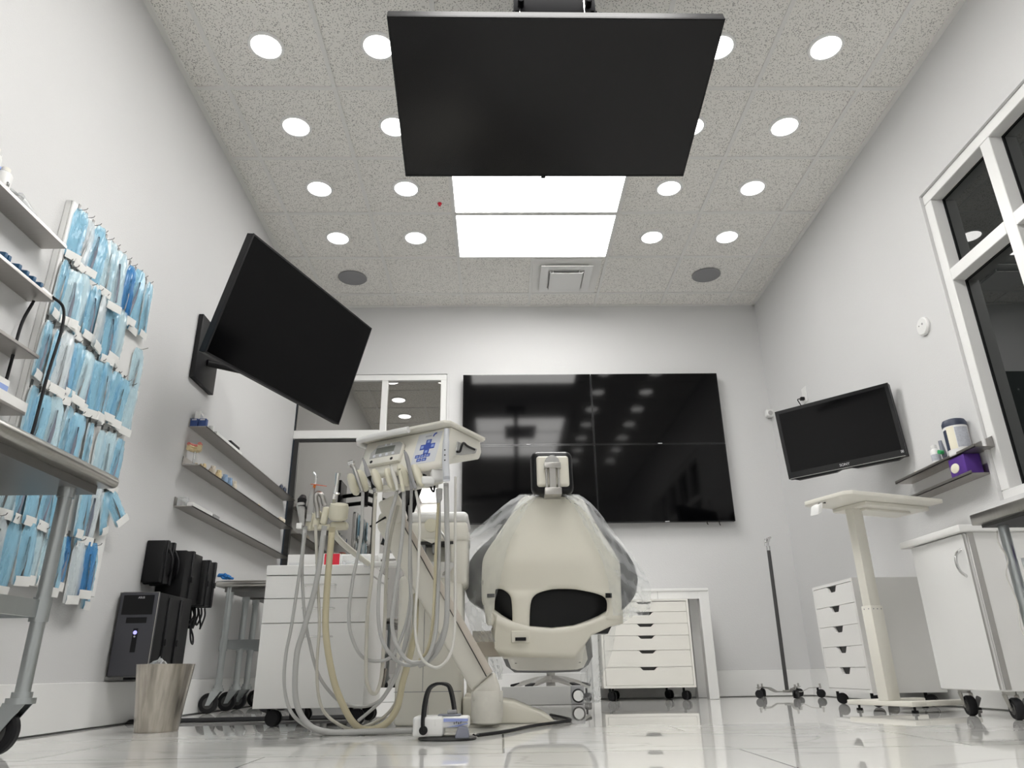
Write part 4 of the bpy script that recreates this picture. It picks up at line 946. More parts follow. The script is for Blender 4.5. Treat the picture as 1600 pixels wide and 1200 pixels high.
um = MB(); um.sheet(fr_); um.sheet(bk); m_ = len(fr_)
ring = [r_[0] for r_ in fr_] ; um.sheet([[r_[0] for r_ in fr_], [r_[0] for r_ in bk]]); um.sheet([[r_[-1] for r_ in fr_], [r_[-1] for r_ in bk]]); um.sheet([fr_[0], bk[0]]); um.sheet([fr_[-1], bk[-1]])
um.build('upholstery', M['upholstery'], t)
# seat pan under the back, upholstered seat beyond it
cols = [(772, 952, 976), (782, 959, 982), (783.5, 960.5, 1023.5), (800, 970, 1024), (828, 978, 1025), (862, 980.6, 1026), (895, 977, 1026.8), (906, 973.5, 1007), (917, 969.5, 988), (935, 962, 980), (948, 954, 974), (969.5, 950, 969)]
rws = []
for (u, va, vb) in cols: rws.append([at(u, va + (vb - va) * k / 5, 3.45 + .02 * k / 5) for k in range(6)])
MB().sheet(rws).build('seat_pan', M['shell'], t, solid=.05, off=-1.0)
q = MB().bb((at(775, 1000, 3.5).x, 3.54, .38), (at(950, 1000, 3.5).x, 4.02, .50), .04, 3); q.build('seat_cushion', M['upholstery'], t)
q = MB().bb((at(785, 1000, 3.5).x, 3.47, .262), (at(912, 1000, 3.5).x - .03, 3.95, .375), .01, 2); q.build('seat_box', M['shell'], t)
q = MB().bb((at(800, 1000, 3.4).x - .003, 3.402, at(800, 1003, 3.4).z - .005), (at(827, 1000, 3.4).x + .003, 3.44, at(800, 990, 3.4).z + .012), .003, 1); q.build('tongue_socket', M['shell'], t)
a = at(805, 996, 3.395); b = at(822, 1001, 3.395); MB().bb((a.x, 3.392, b.z), (b.x, 3.404, a.z)).build('latch', M['black'], t)
for (ua, ub, va, vb) in ((761, 773, 928, 933), (946, 956, 927, 934)):
    a = at(ua, va, 3.395); b = at(ub, vb, 3.395); MB().bb((a.x, 3.388, b.z), (b.x, 3.404, a.z)).build('hinge', M['black'], t)
# lowered leg rest, white underside with dark upholstered rim
lr = [(4.02, -.02, .47, .37), (4.2, -.01, .50, .335), (4.4, .015, .53, .275), (4.55, .035, .52, .232), (4.66, .085, .475, .196)]
q = MB()
for i in range(2): pass
top = []; bot = []
for (y, xa, xb, z) in lr: top.append([Vector((xa + (xb - xa) * k / 8, y, z + .07)) for k in range(9)]); bot.append([Vector((xa + (xb - xa) * k / 8, y, z - .004 * math.sin(math.pi * k / 8))) for k in range(9)])
q.sheet(top).sheet(bot).sheet([[r_[0] for r_ in top], [r_[0] for r_ in bot]]).sheet([[r_[-1] for r_ in top], [r_[-1] for r_ in bot]]).sheet([top[-1], bot[-1]]).sheet([top[0], bot[0]])
q.build('leg_rest', M['upholstery'], t)
q = MB(); rr = [[Vector((xa + .03 + (xb - xa - .06) * k / 8, y, z - .006 - .004 * math.sin(math.pi * k / 8))) for k in range(9)] for (y, xa, xb, z) in lr[:-1] + [(4.595, .07, .485, .221)]]
q.sheet(rr).build('leg_rest_underside', M['shell'], t, solid=.008)
for px in (.09, .46): MB().cyl((px, 4.45, .254), (px, 4.45, .244), .006, seg=10).build('screw', M['darkpole'], t)
# lift and base
a = at(738, 985, 3.5); b = at(785, 1025, 3.5); MB().bb((a.x, 3.555, b.z), (b.x, 3.74, a.z), .004).build('lift_housing', M['beige'], t)
q = MB(); q.prism([(-.158, 3.56, .0), (-.05, 3.56, .0), (-.06, 3.56, .30), (-.150, 3.56, .30)], (0, .16, 0)); q.build('lift_column', M['cream'], t)
q = MB(); xa, xb = -.160, .222
zs = [(xa, .105), (-.02, .095), (.06, .084), (.14, .052), (.20, .030), (.222, .014)]
poly = [Vector((x, 3.30, z)) for x, z in zs]; 
for (ya, sc, yo) in ((3.285, .97, 0), (3.30, 1.0, 0)): pass
q.bprism(poly + [Vector((.222, 3.30, .0)), Vector((xa, 3.30, .0))], (0, .42, 0), .010, 3); q.build('base_plate', M['shell'], t)
q = MB().bb((-.158, 3.44, .09), (-.03, 3.68, .115), .008); q.build('base_cover', M['shell'], t)
# headrest
t2 = t; yH = 3.36
a = at(830, 704, yH); b = at(897, 769, yH)
cx, cz = (a.x + b.x) / 2, (a.z + b.z) / 2; wx, wz = b.x - a.x, a.z - b.z
rot = Matrix.Rotation(R(-4), 3, 'X')
MB().box((cx, yH + .050, cz), (wx * 1.02, .085, wz * 1.04), rot, .034, 5).build('headrest_cushion', M['upholstery'], t)
MB().box((cx + .002, yH + .006, cz + .0), (wx * .78, .03, wz * .74), rot, .014, 4).build('headrest_shell', M['shell'], t)
px = at(863, 745, yH).x; wbar = .083
def zz_(v_): return at(863, v_, yH).z
q = MB().bb((px - .016, yH - .032, zz_(771)), (px + .016, yH - .014, zz_(727)), .002, 1).bb((px - .034, yH - .022, zz_(768)), (px - .024, yH - .012, zz_(733)), .001, 1).bb((px + .024, yH - .022, zz_(768)), (px + .034, yH - .012, zz_(733)), .001, 1)
q.bb((px - .040, yH - .036, zz_(734)), (px + .040, yH - .010, zz_(725)), .003, 2).bb((px - .040, yH - .036, zz_(775)), (px + .040, yH + .145, zz_(764)), .003, 2); q.build('headrest_bracket', M['alum'], t)
MB().lathe([(.036, 0), (.034, .012), (.02, .018), (.001, .02)], (px, yH - .012, zz_(724)), (0, -1, 0), 28).build('headrest_pivot', M['greytube'], t)
q = MB().bb((px - .02, yH + .125, zz_(800)), (px + .02, yH + .145, zz_(764)), .002, 1); q.build('headrest_stem', M['alum'], t)

# clear plastic cover over the chair back
rnd = random.Random(21)
def film_rows(lst, n, yo, yi, amp):
    out = []
    for j, (v_, uo, ui) in enumerate(lst):
        r_ = []
        for i in range(n + 1):
            s_ = i / n; u = uo + (ui - uo) * s_
            y_ = yo + (yi - yo) * min(1, s_ * 1.4) + amp * (math.sin(11 * s_ + .9 * j) + .6 * math.sin(23 * s_ - 1.7 * j)) + rnd.uniform(-amp, amp) * .3
            r_.append(at(u + rnd.uniform(-.7, .7), v_ + rnd.uniform(-.7, .7), y_))
        out.append(r_)
    return out
def dens(lst, k=4):
    out = []
    for a, b in zip(lst[:-1], lst[1:]):
        for i in range(k): f_ = i / k; out.append(tuple(a[q] + (b[q] - a[q]) * f_ for q in range(3)))
    out.append(lst[-1]); return out
f = MB()
f.sheet(film_rows(dens([(773, 811, 843), (790, 787, 826), (827, 743, 806), (858, 709, 792), (897, 707, 784), (936, 721, 774), (961, 728, 768), (985, 737, 768), (1003, 741, 775)]), 16, 3.47, 3.365, .007))
f.sheet(film_rows(dens([(773, 906, 880), (790, 928, 896), (830, 958, 919), (868, 988, 938), (899, 1010, 948), (918, 1017, 952), (945, 1017.5, 956), (962, 1014, 958)]), 16, 3.47, 3.365, .007))
f.sheet(film_rows(dens([(950, 996, 968), (964, 988, 952), (980, 962, 925), (1021, 956, 912), (1058, 941, 907), (1088, 940, 907), (1098, 936, 912)]), 12, 3.56, 3.52, .007))
f.sheet(film_rows(dens([(1000, 745, 782), (1025, 757, 782), (1045, 770, 786), (1062, 777, 784)]), 8, 3.62, 3.60, .006))
f.sheet(film_rows(dens([(772, 811, 906), (779, 811, 906)], 3), 14, 3.44, 3.44, .006))
o = f.build('plastic_chair_cover', M['drape'], None); tag(o, 'clear crinkled plastic cover draped over the back of the dental chair', 'plastic cover')

# ------------------------------------------------------------------ delivery arm and head
t = thing('delivery_unit', 'cream dental delivery head with blue keypad on a slanted swing arm', 'dental unit', (-.052, 3.10, 0))
DU = t
c = at(761, 1115, 3.12)
MB().lathe([(.040, .012), (.056, .018), (.063, .04), (.064, .128), (.062, .132)], (c.x, 3.12, 0), seg=32).build('post_cup', M['creamdirty'], t)
MB().bb((c.x - .05, 3.12, .02), (c.x + .05, 3.299, .09), .012).build('post_foot', M['cream'], t)
el = [at(u, v_, 3.075) for u, v_ in ((739, 1098), (737, 1082), (772, 1049), (781, 1072), (784, 1098))]
MB().bprism(el, (0, .095, 0), .012, 3).build('elbow', M['creamdirty'], t)
yA, yBm = 3.09, 2.95
def arm_poly(px, dy=0): return [at(u, v_, yA + (yBm - yA) * (1080 - v_) / 280 + dy) for u, v_ in px]
MB().bprism(arm_poly([(737, 1080), (588, 822), (592, 802), (612, 795), (632, 808), (770, 1051)]), (0, .10, 0), .012, 3).build('lower_arm', M['cream'], t)
MB().bprism(arm_poly([(758, 1054), (626, 815), (632, 806), (770, 1050)], -.012), (0, .05, 0), .003, 2).build('arm_cover', M['beige'], t)
MB().tube([at(628, 816, 2.946), at(760, 1057, 3.066)], .0022, 6).build('arm_seam', M['darkpole'], t)
q = MB().bprism([at(u, v_, 2.90) for u, v_ in ((590, 784), (622, 770), (632, 800), (622, 812), (600, 816))], (0, .14, 0), .010, 3); q.build('knuckle', M['cream'], t)
q = MB().tube([at(578, 823, 2.90), at(603, 808, 2.90)], .005, 8); q.build('brake_lever', M['black'], t)
# head: tray and body share one frame, found from the tray corners
yF = 2.60
A = at(700, 659, yF); zt_ = A.z
Bp = atz(556, 688, zt_); Cp = atz(761, 690, zt_)
wv = (A - Bp); W_ = wv.length; wv.normalize(); nv = Vector((wv.y, -wv.x, 0))      # wv: left to right along the front, nv: out of the front
if nv.y > 0: nv = -nv
dvv = -nv; D_ = (Cp - A).length
HM = Matrix(((wv.x, dvv.x, 0, A.x), (wv.y, dvv.y, 0, A.y), (0, 0, 1, zt_), (0, 0, 0, 1)))     # local: x along front (0 at right corner, negative left), y depth, z up
def hl(x, y, z): return HM @ Vector((x, y, z))
def hmb(): return MB()
def hbuild(mb, name, m, **k):
    mb.v = [HM @ p for p in mb.v]; return mb.build(name, m, t, **k)
tray = MB().bprism([(-W_ + .02, 0, 0), (-.02, 0, 0), (0, .02, 0), (0, D_ - .02, 0), (-.02, D_, 0), (-W_ + .02, D_, 0), (-W_, D_ - .02, 0), (-W_, .02, 0)], (0, 0, .012), .004, 2)
hbuild(tray, 'tray', M['cream'])
lip = MB().tube([(-W_ + .03, .20, -.002), (-W_ - .004, .17, -.004), (-W_ - .006, .03, -.006), (-W_ + .02, -.006, -.006), (-W_ * .55, -.012, -.004), (-W_ * .40, -.006, -.002)], .013, 12); hbuild(lip, 'tray_handle', M['white'])
# body: side profile pushed along the width; the front leans back toward the tray
bh = .195
prof = [(.045, -.002), (.30 * .9, -.002), (.285, -.06), (.275, -.115), (.20, -.150), (.075, -.165), (.045, -.185), (.010, -.185), (.000, -.165), (.010, -.10)]
prof = [(.050, -.002), (D_ * .90, -.002), (D_ * .94, -.050), (D_ * .88, -.082), (.17, -.100), (.075, -.118), (.035, -.165), (.0, -.180), (-.012, -.165)]
xl, xr = -W_ + .018, -.018
body = MB().bprism([(xl, y, z) for y, z in prof], (xr - xl, 0, 0), .008, 3); hbuild(body, 'head_body', M['cream'])
rec = MB().bprism([(xr - .004, .09, -.052), (xr - .004, D_ * .80, -.045), (xr - .004, D_ * .76, -.066), (xr - .004, .12, -.100), (xr - .004, .08, -.108)], (.008, 0, 0), .002, 1); hbuild(rec, 'side_recess', M['greytube'])
ca_ = MB().tube(spline([(xr + .004, D_ * .72, -.054), (xr + .010, .15, -.056), (xr + .016, .115, -.054), (xr + .02, .095, -.070), (xr + .012, .095, -.092), (xr + .004, .082, -.096)]), .0045, 8); hbuild(ca_, 'coiled_cable', M['black'])
# sloping front face frame: from (-.012,-.165) to (.05,-.002)
f0 = Vector((0, -.012, -.165)); f1 = Vector((0, .050, -.002)); fd = (f1 - f0); FL = fd.length; fd.normalize(); fn = Vector((0, -fd.z, fd.y)); 
if fn.y > 0: fn = -fn
def fp(x, s_, o_=0): return Vector((x, 0, 0)) + f0 + fd * s_ + fn * o_
def fpanel(poly, th, name, m, bev=.001, o_=0.0):
    mb = MB().bprism([fp(x, s_, o_ - .001) for x, s_ in poly], fn * th, bev, 1); return hbuild(mb, name, m)
Wb = xr - xl
kx0, kx1 = xr - .148, xr - .035
fpanel([(kx0, .018), (kx1, .018), (kx1, .162), (kx0, .162)], .0016, 'keypad', M['keypale'], .0004)
kc = (kx0 + kx1) / 2 - .004
def cross(cx_, cy_, s_):
    a = s_; b = s_ * .36
    return [(cx_ - b, cy_ - a), (cx_ + b, cy_ - a), (cx_ + b, cy_ - b), (cx_ + a, cy_ - b), (cx_ + a, cy_ + b), (cx_ + b, cy_ + b), (cx_ + b, cy_ + a), (cx_ - b, cy_ + a), (cx_ - b, cy_ + b), (cx_ - a, cy_ + b), (cx_ - a, cy_ - b), (cx_ - b, cy_ - b)]
fpanel(cross(kc + .006, .095, .034), .0012, 'arrow_keys', M['keyblue'], .0002, .0012)
for (dx, dy) in ((0, .024), (0, -.024), (.024, 0), (-.024, 0)):
    fpanel([(kc + .006 + dx - .006, .095 + dy - .006), (kc + .006 + dx + .006, .095 + dy - .006), (kc + .006 + dx + .006, .095 + dy + .006), (kc + .006 + dx - .006, .095 + dy + .006)], .0006, 'arrow_mark', M['keymid'], .0001, .0022)
for (x_, y_) in ((-.040, .046), (-.016, .046), (.008, .046), (-.028, .028), (-.004, .028)):
    fpanel([(kc + x_, y_), (kc + x_ + .021, y_), (kc + x_ + .021, y_ + .0145), (kc + x_, y_ + .0145)], .0012, 'key', M['keyblue'], .0002, .0012)
    fpanel([(kc + x_ + .004, y_ + .003), (kc + x_ + .017, y_ + .003), (kc + x_ + .015, y_ + .009), (kc + x_ + .006, y_ + .010)], .0006, 'key_mark', M['keymid'], .0001, .0022)
fpanel([(kc - .016, .143), (kc + .014, .143), (kc + .014, .151), (kc - .016, .151)], .0008, 'print_block', M['dusty'], .0001, .0012)
mb = MB().tube([fp(kc + .022 + .013 * (1 - math.cos(a_)), .140 + .015 * math.sin(a_), .0016) for a_ in [k * .22 for k in range(8)]], .0024, 6); hbuild(mb, 'crescent_logo', M['keyblue'])
mb = MB().bprism([(xl + .05 + dx_, 0, 0) for dx_ in ()] or [fp(xl + .058, .040, -.002), fp(xl + .215, .040, -.002), fp(xl + .215, .122, -.002), fp(xl + .195, .136, -.002), fp(xl + .085, .136, -.002), fp(xl + .052, .10, -.002)], fn * .020, .006, 2); hbuild(mb, 'display_housing', M['cream'])
mb = MB().bprism([fp(xl + .062, .070, .0165), fp(xl + .212, .070, .0165), fp(xl + .212, .120, .0165), fp(xl + .194, .133, .0165), fp(xl + .088, .133, .0165), fp(xl + .060, .10, .0165)], fn * .0025, .001, 1); hbuild(mb, 'display_face', M['greytube'])
mb = MB().bprism([fp(xl + .085, .090, .0185), fp(xl + .178, .090, .0185), fp(xl + .178, .118, .0185), fp(xl + .085, .118, .0185)], fn * .0012, .0004, 1); hbuild(mb, 'lcd_display', M['lcd'])
for i in range(4):
    mb = MB().cyl(fp(xl + .085 + .031 * i, .079, .0185), fp(xl + .085 + .031 * i, .079, .0205), .0065, seg=12); hbuild(mb, 'soft_key', M['keypale'])
for dx_ in (.128, .155):
    mb = MB().cyl(fp(xl + dx_, .1265, .0185), fp(xl + dx_, .1265, .0205), .005, seg=10); hbuild(mb, 'soft_key', M['keypale'])
for dx_ in (.078, .178):
    mb = MB().cyl(fp(xl + dx_, .054, .017), fp(xl + dx_, .054, .0195), .0065, seg=14); hbuild(mb, 'jack', M['black'])
# holders along the bottom front
hpx = [(552, 757), (566, 751), (589, 750), (610, 749), (630, 743), (653, 743)]
hy = [2.735, 2.73, 2.71, 2.69, 2.67, 2.645]
for i, (u, v_) in enumerate(hpx):
    c = at(u, v_, hy[i]); q = MB()
    ax = Vector((.38, -.15, -1)).normalized(); x_, y_ = frame_of(ax)
    q.lathe([(.004, -.047), (.016, -.043), (.023, -.028), (.025, 0), (.023, .026), (.016, .042), (.006, .047)], c, ax, 20, sx=1.0, sy=.62)
    q.build('handpiece_holder', M['ivory'], t)
q = MB().tube([at(548, 758, 2.80), at(590, 764, 2.78), at(650, 760, 2.72), at(690, 750, 2.67)], .014, 12); q.build('holder_rail', M['cream'], t)
c = at(683, 744, 2.66); q = MB().box(c, (.05, .06, .045), Matrix.Rotation(.2, 3, 'Z'), .01, 3); q.box(at(668, 752, 2.65), (.05, .05, .03), Matrix.Rotation(.2, 3, 'Z'), .008, 3); q.build('syringe_bracket', M['white'], t)
q = MB().tube(spline([at(672, 752, 2.72), at(674, 764, 2.72), at(678, 768, 2.72), at(679, 755, 2.72)]), .004, 8); q.build('cable_loop', M['black'], t)

g_ = 'handpieces on the delivery head'
hp = [
 ('silver headed handpiece, leftmost on the delivery head', [(549, 726), (553, 731), (558, 745), (566, 768)], [.010, .0075, .0085, .006], 'alum', [(567, 769), (564, 840), (551, 907), (545, 968), (553, 1005), (567, 1027), (585, 1033), (607, 1029), (621, 1011), (636, 968), (642, 920), (641, 850), (640, 790)], .0062, 'greytube', 2.72, 2.9, [(547, 724), (552, 722)]),
 ('dark tipped handpiece with black grip, second from the left on the delivery head', [(567, 716), (571, 727), (574, 738), (586, 768)], [.004, .006, .0095, .006], 'greyplastic', [(587, 770), (584, 830), (581, 900), (575, 950), (573, 987), (572, 1053), (577, 1077), (584, 1084), (591, 1077), (597, 1048), (601, 973), (604, 893), (610, 840), (622, 790)], .0068, 'warmtube', 2.71, 2.88, None),
 ('pale handpiece standing in the middle holder of the delivery head', [(610, 727), (614, 739), (618, 752), (621, 766)], [.004, .008, .008, .006], 'whitetube', [(621, 766), (616, 785), (607, 818), (603, 850), (598, 887), (593, 907), (591, 960), (596, 997), (609, 1021), (628, 1037), (650, 1038), (672, 1023), (690, 993), (698, 955), (699, 860), (696, 756)], .0068, 'greytube', 2.69, 2.74, None),
 ('slim grey handpiece between the two right cream holders of the delivery head', [(632, 704), (636, 716), (641, 738), (649, 764)], [.004, .0085, .0075, .006], 'greyplastic', [(649, 764), (654, 790), (656, 820), (655, 850), (653, 900), (649, 960), (650, 998), (660, 1030), (680, 1043), (697, 1033), (708, 1007), (711, 960), (711, 850), (712, 745)], .0052, 'whitetube', 2.65, 2.72, None),
 ('pale handpiece with curved pale hose, third from the right on the delivery head', [(624, 733), (627, 748), (630, 768)], [.006, .008, .007], 'ivory', [(631, 767), (630, 820), (622, 890), (613, 960), (615, 993), (625, 1018), (638, 1033), (655, 1035), (668, 1028), (680, 993), (684, 940), (686, 860), (686, 775)], .0072, 'greytube', 2.68, 2.72, None),
 ('short grey handpiece with dark hose behind the cream holders of the delivery head', [(641, 742), (643, 765)], [.006, .006], 'greyplastic', [(643, 765), (641, 830), (640, 900), (643, 947), (633, 1000), (621, 1053), (601, 1088), (585, 1105), (560, 1126)], .0058, 'greytube', 2.70, 2.85, None)]
for (lab, px_, rr_, mm, hpx_, hr, hm, ya_, yb_, headpx) in hp:
    P_ = [at(u, v_, ya_ - .035) for u, v_ in px_]
    if len(P_) > 2: o = MB().tube(spline(P_, 5), [rr_[0] + (rr_[min(len(rr_) - 1, int(i / 5) + 1)] - rr_[0]) * min(1, i / 5) if i < 5 else rr_[int(i / 5)] + (rr_[min(len(rr_) - 1, int(i / 5) + 1)] - rr_[int(i / 5)]) * ((i % 5) / 5) for i in range(5 * (len(P_) - 1) + 1)], 14).build('handpiece', M[mm], None)
    else: o = MB().tube(P_, rr_, 14).build('handpiece', M[mm], None)
    tag(o, lab, 'dental instrument', g_)
    if headpx: MB().lathe([(.006, -.012), (.011, -.010), (.011, .010), (.006, .013)], at(549, 724, ya_ - .035), (1, -.2, .25), 16).build('handpiece_head', M['chrome'], o)
    if 'black grip' in lab: MB().tube([at(577, 745, ya_ - .037), at(584, 763, ya_ - .037)], .0095, 12).build('grip', M['black'], o)
    hose(hpx_, hr, M[hm], o, y0=ya_ - .02, y1=yb_)
# three-way syringe at the right corner
P_ = [at(698, 752, 2.60), at(696, 715, 2.59), at(697, 690, 2.58), at(698, 670, 2.575)]
o = MB().tube(spline(P_, 5), [.013] * 6 + [.0125] * 5 + [.010] * 5, 14).build('air_water_syringe', M['keypale'], None); tag(o, 'tall white syringe with buttons at the right corner of the delivery head', 'dental instrument', g_)
q = MB()
for v_ in (703, 711, 719): q.cyl(at(695, v_, 2.579), at(695, v_, 2.573), .003, seg=10)
q.build('button', M['darkink'], o)
hose([(697, 755), (698, 800), (699, 860), (699, 930), (697, 975), (688, 1008), (672, 1030), (655, 1040)], .0095, M['greytube'], o, y0=2.62, y1=2.76)
o = MB().tube([at(686, 764, 2.67), at(686, 780, 2.67), at(685, 786, 2.67)], [.013, .012, .007], 12).build('tubing_coupling', M['greytube'], None); tag(o, 'grey coupling with yellowed hose hanging below the syringe bracket', 'coupling')
hose([(685, 785), (683, 820), (681, 860), (679, 920), (676, 975), (668, 1015), (655, 1032)], .0055, M['yellowtube'], o, y0=2.67, y1=2.75)

# foot pedal
t = thing('foot_pedal', 'white dental foot control with black hoop handle on the floor', 'foot pedal', (-.185, 2.60, 0))
q = MB().lathe([(.085, 0), (.095, .003), (.095, .008), (.085, .012)], (.012, -.012, 0), seg=36, sy=.55); q.build('base_plate', M['darkpole'], t, local=True)
q = MB().bprism([(-.098, -.045, .012), (.002, -.058, .012), (.002, .06, .012), (-.095, .06, .012)], (0, 0, .060), .010, 3); q.bprism([(-.03, -.056, .036), (.083, -.040, .036), (.083, .05, .036), (-.03, .06, .036)], (0, 0, .034), .008, 3); q.build('pedal_body', M['white'], t, local=True)
q = MB().prism([(.004, -.0535, .056), (.08, -.0425, .056), (.08, -.0425, .064), (.004, -.0535, .066)], (-.002, -.004, 0)).prism([(.01, -.0535, .040), (.05, -.048, .046), (.08, -.0435, .052), (.08, -.0435, .049), (.05, -.048, .042)], (-.0015, -.004, 0)); q.build('blue_stripe', M['bluestripe'], t, local=True)
q = MB().bb((-.02, -.02, .0705), (.055, .03, .0755), .002, 1); q.build('top_pad', M['slate'], t, local=True)
MB().bb((.010, -.012, .0755), (.040, .018, .089), .004).build('rocker', M['greyplastic'], t, local=True)
MB().bprism([(.038, -.070, .008), (.086, -.062, .008), (.080, -.054, .040), (.048, -.060, .044)], (0, .03, 0), .006, 3).build('toe_knob', M['slate'], t, local=True)
q = MB()
for k in range(4): q.box((.036 + .007 * k, -.0545 + .001 * k, .0515 + .002 * (k % 2)), (.0025, .0015, .006), Matrix.Rotation(.4 * (k % 2), 3, 'Y'))
q.build('pedal_mark', M['darkink'], t, local=True)
pts = [(-.060, -.058, .040)]
pts = [(-.062, -.052, .032), (-.063, -.050, .060), (-.060, -.044, .110), (-.050, -.036, .150), (-.030, -.026, .166), (-.005, -.016, .168), (.015, -.006, .158), (.026, .002, .125), (.034, .008, .080), (.037, .010, .062)]
sp = spline(pts, 6); wvs = []; 
for i, p in enumerate(sp):
    d = (sp[min(i + 1, len(sp) - 1)] - sp[max(i - 1, 0)]).normalized(); n_ = Vector((.25, .97, 0)); wv_ = n_ - d * n_.dot(d); wv_.normalize(); tk = d.cross(wv_).normalized()
    hw_, ht_ = .013, .0042
    # strap cross-section lies flat to the hoop
    wvs.append([p + wv_ * hw_ + tk * ht_, p - wv_ * hw_ + tk * ht_, p - wv_ * hw_ - tk * ht_, p + wv_ * hw_ - tk * ht_])
q = MB(); vs = [p for r_ in wvs for p in r_]; fs = []
for i in range(len(wvs) - 1):
    for k in range(4): fs.append((i * 4 + k, i * 4 + (k + 1) % 4, (i + 1) * 4 + (k + 1) % 4, (i + 1) * 4 + k))
fs += [(3, 2, 1, 0), tuple(range(len(vs) - 4, len(vs)))]
q.add(vs, fs); q.cyl((-.062, -.060, .032), (-.062, -.046, .032), .0135, seg=18); q.build('hoop_handle', M['black'], t, local=True)
o = MB().tube(spline([(-.09, 2.655, .0065), (.02, 2.82, .0065), (.13, 3.08, .0065), (.255, 3.28, .0065), (.30, 3.40, .0065), (.28, 3.58, .0065), (.24, 3.80, .0065)]), .006, 10).build('pedal_cord', M['blackrub'], None); tag(o, 'black cord on the floor from foot control around the chair base', 'cord')

# ------------------------------------------------------------------ stool and box behind the chair
t = thing('operator_stool', 'stool with silver star base standing below the video wall behind the chair', 'stool', (.352, 5.42, 0))
q = MB()
for k in range(5):
    a = math.pi * 2 * k / 5 + .30; d = Vector((math.cos(a), math.sin(a), 0)); s_ = Vector((-d.y, d.x, 0)); rws = []
    for (rr_, z, wd, th) in ((.02, .150, .034, .045), (.10, .146, .030, .036), (.20, .124, .026, .030), (.285, .096, .020, .022)):
        c = d * rr_ + Vector((0, 0, z)); rws.append([c + s_ * wd, c + s_ * wd * .7 + Vector((0, 0, th * .5)), c - s_ * wd * .7 + Vector((0, 0, th * .5)), c - s_ * wd, c - s_ * wd * .7 - Vector((0, 0, th * .5)), c + s_ * wd * .7 - Vector((0, 0, th * .5)), c + s_ * wd])
    q.sheet(rws)
q.build('star_base', M['alum'], t, local=True)
q = MB()
for k in range(5):
    a = math.pi * 2 * k / 5 + .30; d = Vector((math.cos(a), math.sin(a), 0)); q.box(d * .255 + Vector((0, 0, .112)), (.075, .042, .022), Matrix.Rotation(a, 3, 'Z') @ Matrix.Rotation(.2, 3, 'Y'), .006)
q.build('foot_grip', M['black'], t, local=True)
for k in range(5):
    a = math.pi * 2 * k / 5 + .30; p = WM[t] @ Vector((math.cos(a) * .275, math.sin(a) * .275, 0)); caster(t, p, .028, M['blackrub'], a, twin=True, top=.085, width=.018)
MB().cyl((0, 0, .10), (0, 0, .24), .030, seg=20).cyl((0, 0, .23), (0, 0, .42), .020, seg=18).build('gas_lift', M['alum'], t, local=True)
MB().lathe([(.05, .42), (.17, .43), (.18, .45), (.18, .48), (.16, .50), (.01, .505)], (0, 0, 0), seg=32).build('seat', M['upholstery'], t, local=True)
a = at(784, 1077, 5.0); b = at(893, 1103, 5.0)
t = thing('step_box', 'low long grey box on the floor between chair base and stool', 'box', ((a.x + b.x) / 2, 5.03, 0))
LW = (b.x - a.x) / 2
MB().bb((-LW, -.03, .002), (LW, .09, .110), .004).build('box_body', M['greytube'], t, local=True)
MB().bb((LW, -.028, .002), (LW + .085, .088, .112), .006).build('end_block', M['greyplastic'], t, local=True)
MB().lathe([(.040, 0), (.042, .004), (.033, .007)], (LW + .046, -.028, .052), (0, -1, 0), 28).build('cap_ring', M['black'], t, local=True)
MB().lathe([(.032, 0), (.032, .009), (.001, .010)], (LW + .046, -.028, .052), (0, -1, 0), 28).build('white_cap', M['white'], t, local=True)

# ------------------------------------------------------------------ desk and ivory drawer unit at the back wall
t = thing('desk', 'plain white desk against the back wall under the video wall', 'desk', (.95, 5.68, 0))
yd = 5.50
MB().bb((.66, yd - .005, .738), (1.545, YB - .02, .757), .002, 1).build('desk_top', M['trimwhite'], t)
MB().bb((.705, yd + .001, .682), (1.4725, yd + .018, .7375)).bb((.68, YB - .045, .60), (1.53, YB - .027, .7375)).build('apron', M['trimwhite'], t)
for (x, y) in ((1.473, yd), (1.473, YB - .095), (.655, yd), (.655, YB - .095)): MB().bb((x, y, .001), (x + (.072 if x > 1 else .05), y + .07, .7375), .002, 1).build('leg', M['trimwhite'], t)
MB().bb((1.166, yd, .684), (1.168, yd + .004, .737)).build('apron_joint', M['greyplastic'], t)

def cutout_drawer(parent, fr_, wd, z0_, z1_, cw, ch, th, m, back):
    """drawer front with the curved finger cut-out in its upper edge. fr_(x, d, z) maps to the parent's space"""
    pts = [(-wd / 2, z0_), (wd / 2, z0_), (wd / 2, z1_)]
    n = 10
    cut = [(cw / 2, z1_)] + [(cw / 2 - cw * .22 * k / 5, z1_ - ch * (0.5 - 0.5 * math.cos(math.pi * k / 5))) for k in range(1, 6)]
    cut += [(-x, z) for x, z in reversed(cut)]
    pts = pts + cut + [(-wd / 2, z1_)]
    mb = MB(); mb.prism([fr_(x, 0, z) for x, z in pts], fr_(0, th, 0) - fr_(0, 0, 0))
    o = mb.build('drawer', m, parent, local=True, smooth=False)
    MB().prism([fr_(-cw / 2 - .004, th + .001, z1_ - ch - .006), fr_(cw / 2 + .004, th + .001, z1_ - ch - .006), fr_(cw / 2 + .004, th + .001, z1_ + .002), fr_(-cw / 2 - .004, th + .001, z1_ + .002)], fr_(0, .002, 0) - fr_(0, 0, 0)).build('cutout_shade', M['shadowgap'], o, local=True)  # dark plate behind the cut-out, its inner shade put in as colour
    return o
t = thing('drawer_unit', 'ivory six drawer unit on casters tucked under the white desk', 'drawer unit', (1.040, 5.40, 0))
def frb(x, d, z): return Vector((x, d, z))
z0, z1 = .082, .672; hw = .322
